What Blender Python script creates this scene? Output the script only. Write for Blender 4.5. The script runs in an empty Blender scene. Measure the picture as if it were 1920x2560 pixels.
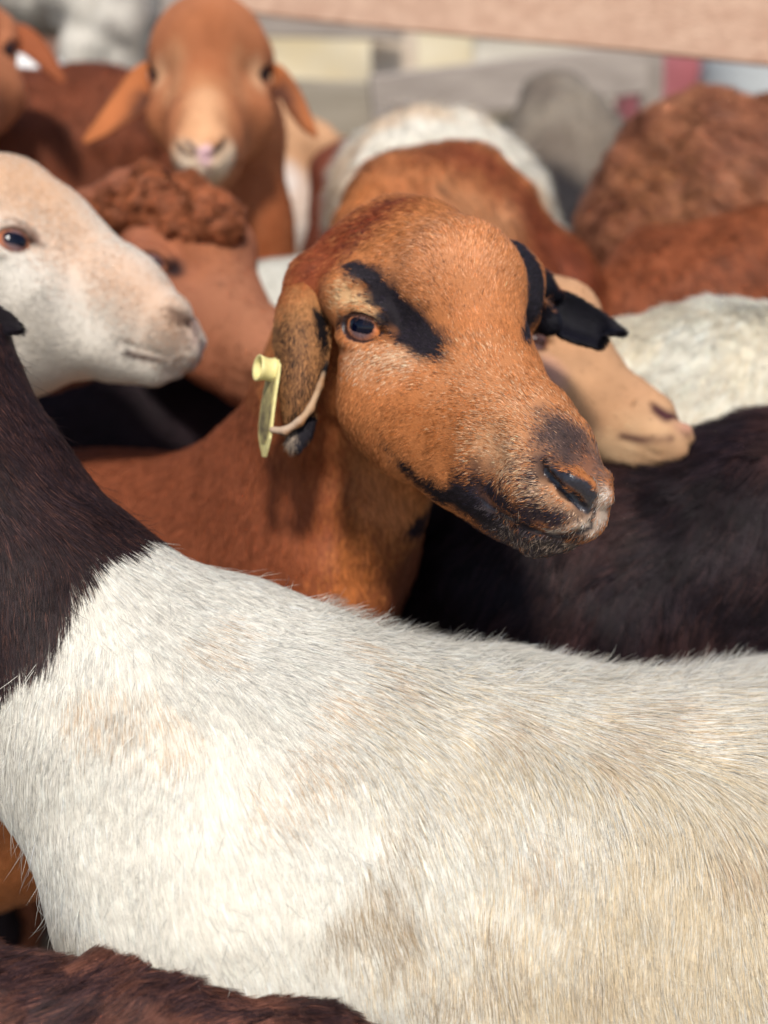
import bpy, math, random
import numpy as np
from mathutils import Matrix, Vector
from mathutils.bvhtree import BVHTree
from mathutils.kdtree import KDTree

# ------------------------------------------------------------------ camera, sky, sun, exposure
R = math.radians
SC = bpy.context.scene
COL = SC.collection
HF, PITCH, CAMZ = R(32), R(18), 1.0
cd = bpy.data.cameras.new('camera')
cam = bpy.data.objects.new('camera', cd)
COL.objects.link(cam)
cam.location = (0, 0, CAMZ)
cam.rotation_euler = (R(90) - PITCH, 0, 0)
cd.sensor_fit = 'HORIZONTAL'
cd.sensor_width = 36
cd.lens = 18 / math.tan(HF / 2)
cd.clip_start = .02
cd.clip_end = 500
cd.dof.use_dof = True
cd.dof.focus_distance = .80
cd.dof.aperture_fstop = (cd.lens / 1000) / .0130
SC.camera = cam

SUN_DIR = Vector((.03, -.64, .77)).normalized()          # towards the sun
w = bpy.data.worlds.new('World')
SC.world = w
w.use_nodes = True
wn = w.node_tree
sky = wn.nodes.new('ShaderNodeTexSky')
sky.sky_type = 'NISHITA'
sky.sun_disc = False
sky.sun_elevation = math.asin(SUN_DIR.z)
sky.sun_rotation = math.atan2(SUN_DIR.x, SUN_DIR.y)
wn.links.new(sky.outputs[0], wn.nodes['Background'].inputs[0])
wn.nodes['Background'].inputs[1].default_value = .12
sl = bpy.data.lights.new('sun', 'SUN')
so = bpy.data.objects.new('sun', sl)
COL.objects.link(so)
so.rotation_euler = SUN_DIR.to_track_quat('Z', 'Y').to_euler()
sl.energy = 3.1
sl.angle = R(7)
sl.color = (1, .94, .86)
SC.view_settings.view_transform = 'Standard'
SC.view_settings.look = 'None'
SC.view_settings.gamma = 1
SC.view_settings.exposure = .27
SC.cycles.use_denoising = True
SC.cycles.max_bounces = 6
SC.cycles.diffuse_bounces = 3
SC.cycles.glossy_bounces = 3
SC.cycles.transparent_max_bounces = 8

# ------------------------------------------------------------------ geometry of the view
K = 2 * math.tan(HF / 2) / 1920
cp, sp = math.cos(PITCH), math.sin(PITCH)
EX, EY, EZ = np.array([1, 0, 0.]), np.array([0, cp, -sp]), np.array([0, sp, cp])
M3 = np.stack([EX, EY, EZ])                               # rows: view axes in world
CAM = np.array([0, 0, CAMZ])


def V(px, py, d):
    """a place given as where it is seen and how far along the view axis, in view axes (metres)"""
    return np.array([(px - 960) * K * d, d, (1280 - py) * K * d])


def W(p):
    return np.asarray(p) @ M3 + CAM


def C(p):
    return (np.asarray(p) - CAM) @ M3.T


rng = np.random.default_rng(7)
_lat = np.random.default_rng(3).random((64, 64, 64)).astype('f')


def noise(p, s, seed=0):
    """smooth value noise 0..1"""
    q = np.asarray(p, dtype='f8') / s + seed * 17.31
    i = np.floor(q).astype(int)
    f = q - i
    f = f * f * (3 - 2 * f)
    i &= 63
    j = (i + 1) & 63
    x0, y0, z0 = i[..., 0], i[..., 1], i[..., 2]
    x1, y1, z1 = j[..., 0], j[..., 1], j[..., 2]
    fx, fy, fz = f[..., 0], f[..., 1], f[..., 2]
    a = _lat[x0, y0, z0] * (1 - fx) + _lat[x1, y0, z0] * fx
    b = _lat[x0, y1, z0] * (1 - fx) + _lat[x1, y1, z0] * fx
    c = _lat[x0, y0, z1] * (1 - fx) + _lat[x1, y0, z1] * fx
    d = _lat[x0, y1, z1] * (1 - fx) + _lat[x1, y1, z1] * fx
    return (a * (1 - fy) + b * fy) * (1 - fz) + (c * (1 - fy) + d * fy) * fz


def noise3(p, s, seed=0):
    return np.stack([noise(p, s, seed + k) - .5 for k in range(3)], -1) * 2


def fbm(p, s, seed=0):
    return .6 * noise(p, s, seed) + .4 * noise(p, s * .45, seed + 5)


# ------------------------------------------------------------------ implicit sculpting
# a primitive: (kind, op, k, data...)  kinds: 'cap' a,b,ra,rb,(axis,factor) / 'ell' c, radii, axes
def cap(a, b, ra, rb, k=.012, op='+', squash=None):
    return dict(t='cap', a=np.array(a, float), b=np.array(b, float), ra=ra, rb=rb, k=k, op=op, sq=squash)


def ell(c, rad, axes=None, k=.012, op='+'):
    return dict(t='ell', c=np.array(c, float), r=np.array(rad, float), ax=np.eye(3) if axes is None else np.array(axes, float), k=k, op=op)


def chain(pts, k=.012, op='+', squash=None):
    """pts: (point, radius)"""
    return [cap(p[0], q[0], p[1], q[1], k, op, squash) for p, q in zip(pts[:-1], pts[1:])]


def sdf(pr, P):
    if pr['t'] == 'cap':
        a, b = pr['a'], pr['b']
        ab = b - a
        q = P - a
        sc = 1.
        if pr['sq'] is not None:
            ax, f = pr['sq']
            ax = np.asarray(ax)
            q = q + (q @ ax)[..., None] * ax * (f - 1)
            ab = ab + (ab @ ax) * ax * (f - 1)
            sc = 1 / f if f > 1 else 1
        t = np.clip((q @ ab) / max(ab @ ab, 1e-12), 0, 1)
        return (np.sqrt(((q - t[..., None] * ab) ** 2).sum(-1)) - (pr['ra'] + (pr['rb'] - pr['ra']) * t)) * (sc if sc == 1 else .5 + .5 * sc)
    q = (P - pr['c']) @ pr['ax'].T
    k0 = np.sqrt(((q / pr['r']) ** 2).sum(-1))
    k1 = np.sqrt(((q / pr['r'] ** 2) ** 2).sum(-1)) + 1e-9
    return k0 * (k0 - 1) / k1


def reach(pr):
    if pr['t'] == 'cap':
        f = 1 if pr['sq'] is None else max(1, 1 / pr['sq'][1])
        r = max(pr['ra'], pr['rb']) * f
        return np.minimum(pr['a'], pr['b']) - r, np.maximum(pr['a'], pr['b']) + r
    r = pr['r'].max()
    return pr['c'] - r, pr['c'] + r


def polygonise(prims, h, lo=None, hi=None):
    """surface nets over the smooth union of the primitives"""
    plus = [p for p in prims if p['op'] == '+']
    if lo is None:
        lo = np.min([reach(p)[0] for p in plus], 0) - 3 * h
        hi = np.max([reach(p)[1] for p in plus], 0) + 3 * h
    lo, hi = np.array(lo, float), np.array(hi, float)
    n = np.ceil((hi - lo) / h).astype(int) + 1
    D = np.full(n, 1., dtype='f4')
    ax = [lo[i] + h * np.arange(n[i]) for i in range(3)]
    for p in prims:
        a, b = reach(p)
        m = p['k'] + 4 * h + .012
        i0 = np.clip(np.floor((a - m - lo) / h).astype(int), 0, n)
        i1 = np.clip(np.ceil((b + m - lo) / h).astype(int) + 1, 0, n)
        if (i1 <= i0).any():
            continue
        g = np.stack(np.meshgrid(*[ax[i][i0[i]:i1[i]] for i in range(3)], indexing='ij'), -1).astype('f4')
        d = sdf(p, g).astype('f4')
        S = D[i0[0]:i1[0], i0[1]:i1[1], i0[2]:i1[2]]
        k = p['k']
        if p['op'] == '+':
            q = np.maximum(k - np.abs(S - d), 0) / k
            S[...] = np.minimum(S, d) - q * q * k * .25
        else:
            q = np.maximum(k - np.abs(S + d), 0) / k
            S[...] = np.maximum(S, -d) + q * q * k * .25
    ins = D < 0
    c = np.zeros(n - 1, dtype='i1')
    for dx in (0, 1):
        for dy in (0, 1):
            for dz in (0, 1):
                c += ins[dx:n[0] - 1 + dx, dy:n[1] - 1 + dy, dz:n[2] - 1 + dz]
    act = (c > 0) & (c < 8)
    I = np.argwhere(act)
    idx = np.full(n - 1, -1, dtype='i4')
    idx[act] = np.arange(len(I))
    acc = np.zeros((len(I), 3))
    cnt = np.zeros(len(I))
    corners = [(x, y, z) for x in (0, 1) for y in (0, 1) for z in (0, 1)]
    for u in corners:
        for e in range(3):
            if u[e] == 0:
                v = list(u)
                v[e] = 1
                A = D[I[:, 0] + u[0], I[:, 1] + u[1], I[:, 2] + u[2]]
                B = D[I[:, 0] + v[0], I[:, 1] + v[1], I[:, 2] + v[2]]
                x = (A < 0) != (B < 0)
                t = A / np.where(x, A - B, 1)
                pt = np.array(u, float)[None] + 0 * acc
                pt[:, e] += t
                acc += pt * x[:, None]
                cnt += x
    co = lo + h * (I + acc / cnt[:, None])
    quads = []
    for e in range(3):
        o1, o2 = (e + 1) % 3, (e + 2) % 3
        sl0 = [slice(None)] * 3
        sl1 = [slice(None)] * 3
        sl0[e] = slice(0, -1)
        sl1[e] = slice(1, None)
        A, B = ins[tuple(sl0)], ins[tuple(sl1)]
        E = np.argwhere(A != B)
        ok = (E[:, o1] > 0) & (E[:, o2] > 0) & (E[:, o1] < n[o1] - 1) & (E[:, o2] < n[o2] - 1)
        E = E[ok]
        fl = A[E[:, 0], E[:, 1], E[:, 2]]
        q = []
        for s1, s2 in ((1, 1), (0, 1), (0, 0), (1, 0)):
            f = E.copy()
            f[:, o1] -= s1
            f[:, o2] -= s2
            q.append(idx[f[:, 0], f[:, 1], f[:, 2]])
        q = np.stack(q, 1)
        q[~fl] = q[~fl][:, ::-1]
        quads.append(q)
    Q = np.concatenate(quads)
    Q = Q[(Q >= 0).all(1)]
    return co, Q


def vnormals(co, Q):
    a, b, c, d = (co[Q[:, i]] for i in range(4))
    fn = np.cross(c - a, d - b)
    N = np.zeros_like(co)
    for i in range(4):
        for k in range(3):
            N[:, k] += np.bincount(Q[:, i], fn[:, k], minlength=len(co))
    return N / (np.linalg.norm(N, axis=1)[:, None] + 1e-12)


def smooth(co, Q, it=1):
    for _ in range(it):
        s = np.zeros_like(co)
        n = np.zeros(len(co))
        for i in range(4):
            for j in (1, 3):
                a, b = Q[:, i], Q[:, (i + j) % 4]
                for k in range(3):
                    s[:, k] += np.bincount(a, co[b, k], minlength=len(co))
                n += np.bincount(a, minlength=len(co))
        co = .5 * co + .5 * s / np.maximum(n, 1)[:, None]
    return co


# ------------------------------------------------------------------ scene objects
def thing(name, loc, label, cat, group=None):
    o = bpy.data.objects.new(name, None)
    COL.objects.link(o)
    o.location = loc
    o.empty_display_size = .1
    o['label'] = label
    o['category'] = cat
    if group:
        o['group'] = group
    return o


def link(o, parent=None):
    COL.objects.link(o)
    if parent is not None:
        o.parent = parent
        r = parent
        while r.parent:
            r = r.parent
        base = Vector(r.location)
        if parent is r:
            o.matrix_parent_inverse = Matrix.Translation(-base)
        else:
            o.matrix_parent_inverse = Matrix.Identity(4)
    return o


def add_mesh(name, co, Q, mat, parent=None, colr=None, flat=False, local=False):
    """co in view axes unless local (world)"""
    me = bpy.data.meshes.new(name)
    wco = np.asarray(co) if local else W(co)
    Q = np.asarray(Q)
    me.vertices.add(len(wco))
    me.vertices.foreach_set('co', wco.astype('f').ravel())
    nv = Q.shape[1]
    me.loops.add(len(Q) * nv)
    me.loops.foreach_set('vertex_index', Q.astype('i').ravel())
    me.polygons.add(len(Q))
    me.polygons.foreach_set('loop_start', (np.arange(len(Q)) * nv).astype('i'))
    me.update(calc_edges=True)
    me.polygons.foreach_set('use_smooth', np.full(len(Q), not flat))
    if colr is not None:
        a = me.color_attributes.new('col', 'FLOAT_COLOR', 'POINT')
        a.data.foreach_set('color', np.hstack([colr, np.ones((len(colr), 1))]).astype('f').ravel())
    me.materials.append(mat)
    me.validate()
    o = bpy.data.objects.new(name, me)
    link(o, parent)
    return o


def sub(o, parent):
    """make o a sub-part of a part that sits at the thing's origin"""
    o.parent = parent
    o.matrix_parent_inverse = Matrix.Identity(4)


# ------------------------------------------------------------------ materials
def mat(name, col=(.5, .5, .5), rough=.6, spec=.3, attr=None, bump=0, bscale=60, var=0, vscale=8, coat=0, stretch=None, col2=None, sheen=0):
    m = bpy.data.materials.new(name)
    m.use_nodes = True
    nt = m.node_tree
    L = nt.links.new
    b = nt.nodes['Principled BSDF']
    b.inputs['Roughness'].default_value = rough
    b.inputs['Specular IOR Level'].default_value = spec
    b.inputs['Coat Weight'].default_value = coat
    b.inputs['Coat Roughness'].default_value = .05
    b.inputs['Sheen Weight'].default_value = sheen
    src = None
    if attr:
        a = nt.nodes.new('ShaderNodeAttribute')
        a.attribute_name = attr
        src = a.outputs['Color']
    tc = nt.nodes.new('ShaderNodeTexCoord')
    mp = nt.nodes.new('ShaderNodeMapping')
    L(tc.outputs['Object'], mp.inputs[0])
    if stretch:
        mp.inputs['Scale'].default_value = stretch
    if var or col2:
        n = nt.nodes.new('ShaderNodeTexNoise')
        n.inputs['Scale'].default_value = vscale
        n.inputs['Detail'].default_value = 8
        n.inputs['Roughness'].default_value = .65
        L(mp.outputs[0], n.inputs[0])
        r = nt.nodes.new('ShaderNodeValToRGB')
        r.color_ramp.elements[0].position = .35
        r.color_ramp.elements[1].position = .68
        c2 = col2 or tuple(c * (1 - var) for c in col)
        r.color_ramp.elements[0].color = (*c2, 1)
        r.color_ramp.elements[1].color = (*col, 1)
        L(n.outputs[0], r.inputs[0])
        if src is None:
            src = r.outputs[0]
        else:
            mx = nt.nodes.new('ShaderNodeMix')
            mx.data_type = 'RGBA'
            mx.blend_type = 'MULTIPLY'
            mx.inputs[0].default_value = 1
            L(src, mx.inputs[6])
            L(r.outputs[0], mx.inputs[7])
            src = mx.outputs[2]
    if src is not None:
        L(src, b.inputs['Base Color'])
    else:
        b.inputs['Base Color'].default_value = (*col, 1)
    if bump:
        n = nt.nodes.new('ShaderNodeTexNoise')
        n.inputs['Scale'].default_value = bscale
        n.inputs['Detail'].default_value = 6
        L(mp.outputs[0], n.inputs[0])
        bp = nt.nodes.new('ShaderNodeBump')
        bp.inputs['Strength'].default_value = 1
        bp.inputs['Distance'].default_value = bump
        L(n.outputs[0], bp.inputs['Height'])
        L(bp.outputs[0], b.inputs['Normal'])
    return m


def hair_mat(name, spec=.14, rough=.5, normal_mix=.72):
    m = bpy.data.materials.new(name)
    m.use_nodes = True
    nt = m.node_tree
    L = nt.links.new
    b = nt.nodes['Principled BSDF']
    b.inputs['Roughness'].default_value = rough
    b.inputs['Specular IOR Level'].default_value = spec
    a = nt.nodes.new('ShaderNodeAttribute')
    a.attribute_name = 'col'
    L(a.outputs['Color'], b.inputs['Base Color'])
    n = nt.nodes.new('ShaderNodeAttribute')
    n.attribute_name = 'nrm'
    g = nt.nodes.new('ShaderNodeNewGeometry')
    mx = nt.nodes.new('ShaderNodeMix')
    mx.data_type = 'VECTOR'
    mx.inputs[0].default_value = normal_mix
    L(g.outputs['Normal'], mx.inputs[4])
    L(n.outputs['Vector'], mx.inputs[5])
    nm = nt.nodes.new('ShaderNodeVectorMath')
    nm.operation = 'NORMALIZE'
    L(mx.outputs[1], nm.inputs[0])
    L(nm.outputs[0], b.inputs['Normal'])
    return m


M_SKIN = mat('hide', attr='col', rough=.75, spec=.15, bump=.0006, bscale=900)
M_FUR = hair_mat('fur')
M_FLEECE_BG = mat('soft_fleece', attr='col', rough=.85, spec=.1, bump=.006, bscale=70)
M_WET = mat('wet_nose', attr='col', rough=.28, spec=.5, bump=.0007, bscale=420)
M_EYE = mat('eye', attr='col', rough=.06, spec=.32)


# ------------------------------------------------------------------ fur
class Flow:
    """lay of the coat: guide directions at places on the hide"""
    def __init__(s, base):
        s.p, s.d, s.w = [], [], []
        s.base = np.array(base, float)

    def add(s, p, d, width=.06):
        d = np.array(d, float)
        s.p.append(p)
        s.d.append(d / np.linalg.norm(d))
        s.w.append(width)

    def __call__(s, P):
        out = np.tile(s.base * .05, (len(P), 1))
        for p, d, wd in zip(s.p, s.d, s.w):
            g = np.exp(-((P - p) ** 2).sum(1) / (wd * wd)) / (wd / .06)
            out += g[:, None] * d
        return out


def fur(name, parent, co, Q, n, length, colf, flow, lift=.35, rad=.00012, keys=5, clump=.006, cstr=.5, jit=.25, wav=(.02, .25), dens=None, back=-.3, seed=1, frame=120, curl=0., material=None, droop=.0, var=.22, cv=.10, liftn=.25):
    """hairs rooted on the hide; length/lift may be functions of the root position"""
    g = np.random.default_rng(seed)
    N = vnormals(co, Q)
    T = np.concatenate([Q[:, [0, 1, 2]], Q[:, [0, 2, 3]]])
    a, b, c = co[T[:, 0]], co[T[:, 1]], co[T[:, 2]]
    fn = np.cross(b - a, c - a)
    area = np.linalg.norm(fn, axis=1) + 1e-15
    ctr = (a + b + c) / 3
    vd = -ctr / np.linalg.norm(ctr, axis=1)[:, None]
    facing = (fn / area[:, None] * vd).sum(1)
    px = ctr[:, 0] / ctr[:, 1] / K + 960
    py = 1280 - ctr[:, 2] / ctr[:, 1] / K
    # hide the camera could ever see from near its place: the near half, a margin round the frame
    ok = (facing > back) & (px > -frame) & (px < 1920 + frame) & (py > -frame) & (py < 2560 + frame)
    wt = area * ok
    if dens is not None:
        wt = wt * dens(ctr)
    cs = np.cumsum(wt)
    if cs[-1] <= 0:
        return None
    f = np.searchsorted(cs, g.random(n) * cs[-1])
    f = np.minimum(f, len(T) - 1)
    u, v = g.random(n), g.random(n)
    s = u + v > 1
    u[s], v[s] = 1 - u[s], 1 - v[s]
    wa = (1 - u - v)[:, None]
    P = wa * a[f] + u[:, None] * b[f] + v[:, None] * c[f]
    Nn = wa * N[T[f, 0]] + u[:, None] * N[T[f, 1]] + v[:, None] * N[T[f, 2]]
    Nn /= np.linalg.norm(Nn, axis=1)[:, None] + 1e-9
    d = flow(P)
    d /= np.linalg.norm(d, axis=1)[:, None] + 1e-9
    d = d + noise3(P, wav[0], seed) * wav[1] + noise3(P, wav[0] * .3, seed + 9) * wav[1] * .6 + g.normal(size=(n, 3)) * jit * .4
    d -= (d * Nn).sum(1)[:, None] * Nn
    d /= np.linalg.norm(d, axis=1)[:, None] + 1e-9
    Ln = (length(P) if callable(length) else length) * g.uniform(.65, 1.15, n)
    lf = lift(P) if callable(lift) else lift
    lf = lf * g.uniform(.6, 1.4, n) + (noise(P, wav[0] * .6, seed + 3) - .5) * liftn
    X = np.empty((n, keys, 3))
    X[:, 0] = P - Nn * .0006
    step = (Ln / (keys - 1))[:, None]
    cur = X[:, 0]
    dn = np.array([0, sp, -cp])
    crl = g.normal(size=(n, 3)) * curl
    for k in range(1, keys):
        t = k / (keys - 1)
        ang = lf * (1.25 - .75 * t)
        dd = d * np.cos(ang)[:, None] + Nn * np.sin(ang)[:, None] + dn * droop * t + crl * t
        dd /= np.linalg.norm(dd, axis=1)[:, None]
        cur = cur + dd * step
        X[:, k] = cur
    if clump:
        nc = max(8, int(cs[-1] / (clump ** 2) / (1 if dens is None else 1)))
        nc = min(nc, n // 4)
        pick = g.choice(n, nc, replace=False)
        kd = KDTree(nc)
        for i, q in enumerate(P[pick]):
            kd.insert(q, i)
        kd.balance()
        own = np.fromiter((kd.find(q)[1] for q in P), dtype=int, count=n)
        G = X[pick[own]]
        for k in range(1, keys):
            t = k / (keys - 1)
            wgt = cstr * t ** 1.3
            X[:, k] = X[:, k] * (1 - wgt) + (G[:, k] + (P - P[pick[own]]) * .35) * wgt
        cvar = g.normal(size=nc)[own]
    else:
        cvar = np.zeros(n)
    col = colf(P, g)
    col = col * np.clip(1 + var * g.normal(size=n) + cv * cvar, .35, 1.9)[:, None]
    h = bpy.data.hair_curves.new(name)
    h.add_curves([keys] * n)
    Xw = W(X.reshape(-1, 3))
    h.attributes['position'].data.foreach_set('vector', Xw.astype('f').ravel())
    ra = h.attributes.get('radius') or h.attributes.new('radius', 'FLOAT', 'POINT')
    prof = np.array([1, 1, .9, .6, .12]) if keys == 5 else np.linspace(1, .12, keys)
    rr = rad(P) if callable(rad) else np.full(n, rad)
    ra.data.foreach_set('value', (rr[:, None] * prof[None]).astype('f').ravel())
    ca = h.attributes.new('col', 'FLOAT_COLOR', 'CURVE')
    ca.data.foreach_set('color', np.hstack([np.clip(col, 0, .95), np.ones((n, 1))]).astype('f').ravel())
    na = h.attributes.new('nrm', 'FLOAT_VECTOR', 'CURVE')
    na.data.foreach_set('vector', (Nn @ M3).astype('f').ravel())
    o = bpy.data.objects.new(name, h)
    h.materials.append(material or M_FUR)
    link(o, parent)
    return o


class Hide:
    """ray hits on a finished hide, to put markings and coat guides on it"""
    def __init__(s, co, Q):
        s.t = BVHTree.FromPolygons([Vector(c) for c in co], [tuple(int(i) for i in q) for q in Q])

    def __call__(s, px, py, dflt=1.):
        d = Vector(V(px, py, 1.)).normalized()
        h = s.t.ray_cast(Vector((0, 0, 0)), d)
        return np.array(h[0]) if h[0] is not None else V(px, py, dflt)


def seg_dist(P, pts):
    """distance to a tapering stroke minus its radius; pts: (3d point, radius)"""
    best = np.full(len(P), 9.)
    if len(pts) == 1:
        return np.linalg.norm(P - pts[0][0], axis=1) - pts[0][1]
    for (a, ra), (b, rb) in zip(pts[:-1], pts[1:]):
        ab = b - a
        t = np.clip(((P - a) @ ab) / (ab @ ab + 1e-12), 0, 1)
        best = np.minimum(best, np.linalg.norm(P - a - t[:, None] * ab, axis=1) - (ra + (rb - ra) * t))
    return best


class Coat:
    """natural colours of a coat, plus some painted light and shade: a base with strokes of other colours, edges broken hair by hair"""
    def __init__(s, base, vary=.12, vscale=.03, base2=None):
        s.base, s.vary, s.vs, s.b2, s.st = np.array(base), vary, vscale, base2, []

    def add(s, pts, col, soft=.004, rough=.003, amount=1., nscale=.008):
        s.st.append((pts, np.array(col), soft, rough, amount, nscale))
        return s

    def weights(s, P):
        out = []
        for pts, col, soft, rough, amt, ns in s.st:
            d = seg_dist(P, pts) + (noise(P, ns, 4) - .5) * 2 * rough
            out.append((amt * np.clip(.5 - d / (2 * soft), 0, 1), col))
        return out

    def __call__(s, P, g=None):
        f = fbm(P, s.vs, 2)[:, None]
        c = s.base * (1 + (f - .5) * 2 * s.vary)
        if s.b2 is not None:
            m = np.clip((fbm(P, s.vs * 1.7, 11) - .42) * 5, 0, 1)[:, None]
            if g is not None:
                m = (g.random(len(P))[:, None] < m * .8 + .05).astype(float)
            c = c * (1 - m) + np.array(s.b2) * m
        for w_, col in s.weights(P):
            w_ = w_[:, None]
            if g is not None:
                w_ = (g.random(len(P))[:, None] < w_).astype(float)
            c = c * (1 - w_) + col * w_
        return c

def lin(r, g, b, k=1.):
    f = lambda c: (c / 255 / 12.92) if c < 10.3 else ((c / 255 + .055) / 1.055) ** 2.4
    return np.array([f(r), f(g), f(b)]) * k


# ------------------------------------------------------------------ ground and pen
def ground():
    n = 60
    u = np.linspace(-1, 1, n)
    g = np.sign(u) * np.abs(u) ** 3
    X, Y = np.meshgrid(g * 120, g * 120 + 2, indexing='ij')
    P = np.stack([X, Y, 0 * X], -1).reshape(-1, 3)
    P[:, 2] = (noise(P, .5, 3) - .5) * .03 + (noise(P, 9, 4) - .5) * .0
    i = np.arange(n * n).reshape(n, n)
    Q = np.stack([i[:-1, :-1], i[1:, :-1], i[1:, 1:], i[:-1, 1:]], -1).reshape(-1, 4)
    o = add_mesh('ground', P, Q, mat('dry_dirt', (.40, .34, .27), .95, .1, col2=(.22, .17, .12), vscale=3, bump=.02, bscale=14), local=True)
    o['kind'] = 'structure'


ground()


def box_mesh(a, b, h, t, bev=.004, rough=0., up=None, seed=0):
    """a timber between two places (view axes): returns world verts, quads"""
    a, b = W(a), W(b)
    ax = b - a
    L = np.linalg.norm(ax)
    ax /= L
    u = np.array([0, 0, 1.]) if up is None else np.array(up, float)
    s = np.cross(ax, u)
    s /= np.linalg.norm(s)
    u = np.cross(s, ax)
    prof = []
    for sx, sy in ((1, 1), (-1, 1), (-1, -1), (1, -1)):
        for k in (0, 1):
            if (k == 0) == (sx * sy > 0):
                prof.append((sx * t / 2, sy * (h / 2 - bev)))
            else:
                prof.append((sx * (t / 2 - bev), sy * h / 2))
    n = max(2, int(L / .08))
    V_ = []
    for i in range(n + 1):
        c = a + ax * L * i / n
        for (x, y) in prof:
            V_.append(c + s * x + u * y)
    V_ = np.array(V_)
    V_ += noise3(V_, .25, seed) * rough
    m = len(prof)
    Q = []
    for i in range(n):
        for j in range(m):
            Q.append((i * m + j, i * m + (j + 1) % m, (i + 1) * m + (j + 1) % m, (i + 1) * m + j))
    for e in (0, n):
        o = e * m
        Q += [(o, o + 1, o + 2, o + 3), (o, o + 3, o + 4, o + 7), (o + 4, o + 5, o + 6, o + 7)]
    return V_, np.array(Q)


WOODS = {}


def wood(name, c1, c2):
    if name not in WOODS:
        WOODS[name] = mat(name, tuple(c1), .85, .15, col2=tuple(c2), vscale=9, stretch=(.6, 6, 6), bump=.002, bscale=40)
    return WOODS[name]


def timber(name, parent, a, b, h, t, m, seed=0, up=None, rough=.003):
    v, q = box_mesh(a, b, h, t, rough=rough, seed=seed, up=up)
    return add_mesh(name, v, q, m, parent, local=True, flat=True)


GREY = wood('weathered_wood', (.46, .39, .33), (.31, .26, .22))
TAN = wood('pink_tan_wood', (.80, .54, .38), (.62, .38, .26))
BEIGE = wood('beige_wood', (.42, .36, .28), (.28, .24, .18))
PALE = wood('pale_wood', (.85, .72, .58), (.75, .6, .45))

fe = thing('board_fence', Vector(W(V(960, 300, 2.8))) * Vector((1, 1, 0)) if False else Vector((0, 2.8, 0)), 'weathered grey board fence with a pale post behind the herd', 'fence')
timber('board', fe, V(-900, 5, 2.9), V(1010, 48, 2.75), .085, .03, GREY, 1)
timber('board', fe, V(480, 258, 2.7), V(1420, 290, 2.72), .11, .03, BEIGE, 2)
timber('board', fe, V(930, 252, 2.55), V(1612, 172, 2.62), .095, .03, GREY, 3)
timber('board', fe, V(-900, 210, 2.9), V(520, 190, 2.85), .09, .03, GREY, 12)
timber('board', fe, V(-600, 430, 2.9), V(2300, 430, 2.9), .12, .03, BEIGE, 5)
timber('board', fe, V(1745, 235, 2.8), V(2900, 280, 2.8), .09, .03, GREY, 8)
timber('post', fe, V(985, 40, 2.86), V(985, 1100, 3.3), .10, .07, PALE, 4, up=(1, 0, 0))
timber('post', fe, V(1625, 110, 2.7), V(1625, 1100, 3.1), .045, .05, GREY, 6, up=(1, 0, 0))
timber('post', fe, V(110, -60, 2.95), V(90, 1100, 3.4), .12, .08, wood('brown_wood', (.38, .22, .17), (.28, .16, .12)), 7, up=(1, 0, 0))

rail = timber('rail', None, V(560, -75, 2.0), V(2500, 88, 1.45), .115, .07, TAN, 9, rough=.005)
rail['label'] = 'thick pinkish tan timber rail slanting across the top right corner'
rail['category'] = 'rail'


def sheet(name, corners, m, label, cat, n=24, amp=.02, thick=.006, seed=1):
    """a hanging cloth or panel between four corners (view axes), with folds and thickness"""
    a, b, c, d = [np.array(x) for x in corners]
    u, v = np.meshgrid(np.linspace(0, 1, n), np.linspace(0, 1, n), indexing='ij')
    u, v = u[..., None], v[..., None]
    P = (a * (1 - u) + b * u) * (1 - v) + (d * (1 - u) + c * u) * v
    P = P.reshape(-1, 3)
    nr = np.cross(b - a, d - a)
    nr /= np.linalg.norm(nr)
    P = P + nr * ((noise(P, .12, seed) - .5) * 2 * amp)[:, None]
    P2 = P + nr * thick
    i = np.arange(n * n).reshape(n, n)
    Q = np.stack([i[:-1, :-1], i[1:, :-1], i[1:, 1:], i[:-1, 1:]], -1).reshape(-1, 4)
    e = np.concatenate([i[0, :], i[1:, -1], i[-1, -2::-1], i[-2:0:-1, 0]])
    S = np.stack([e, np.roll(e, -1), np.roll(e, -1) + n * n, e + n * n], 1)
    o = add_mesh(name, np.concatenate([P, P2]), np.concatenate([Q, Q[:, ::-1] + n * n, S]), m)
    o['label'] = label
    o['category'] = cat
    return o


sheet('tarpaulin', (V(560, 40, 3.4), V(1190, 50, 3.5), V(1190, 600, 3.7), V(560, 600, 3.6)),
      mat('yellow_tarp', (.70, .55, .30), .6, .3, col2=(.74, .66, .50), vscale=3), 'dull yellow tarpaulin hanging beyond the fence, left of the cream sheet', 'tarpaulin')
sheet('cloth_sheet', (V(1180, 60, 3.3), V(1640, 60, 3.2), V(1640, 500, 3.4), V(1180, 500, 3.5)),
      mat('cream_sheet', (.80, .72, .58), .7, .2, var=.2, vscale=4), 'cream white sheet hanging beyond the fence under the tan rail', 'sheet')


def drum(name, base_px, d, r, h, m, label, cat):
    p = W(V(*base_px, d))
    n = 40
    prof = [(.0, 1.0), (.9, 1.0), (.97, 1.01), (1, .99), (.98, .96), (.96, .9), (.98, .68), (1.0, .66), (.98, .64), (.97, .36), (1.0, .34), (.98, .32), (.97, .05), (1, .02), (.97, 0), (0, 0)]
    P, Q = [], []
    for (rr, zz) in prof:
        for k in range(n):
            a = 2 * math.pi * k / n
            P.append((p[0] + rr * r * math.cos(a), p[1] + rr * r * math.sin(a), zz * h))
    for i in range(len(prof) - 1):
        for k in range(n):
            Q.append((i * n + k, (i + 1) * n + k, (i + 1) * n + (k + 1) % n, i * n + (k + 1) % n))
    o = add_mesh(name, np.array(P), np.array(Q), m, local=True)
    o['label'] = label
    o['category'] = cat


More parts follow.
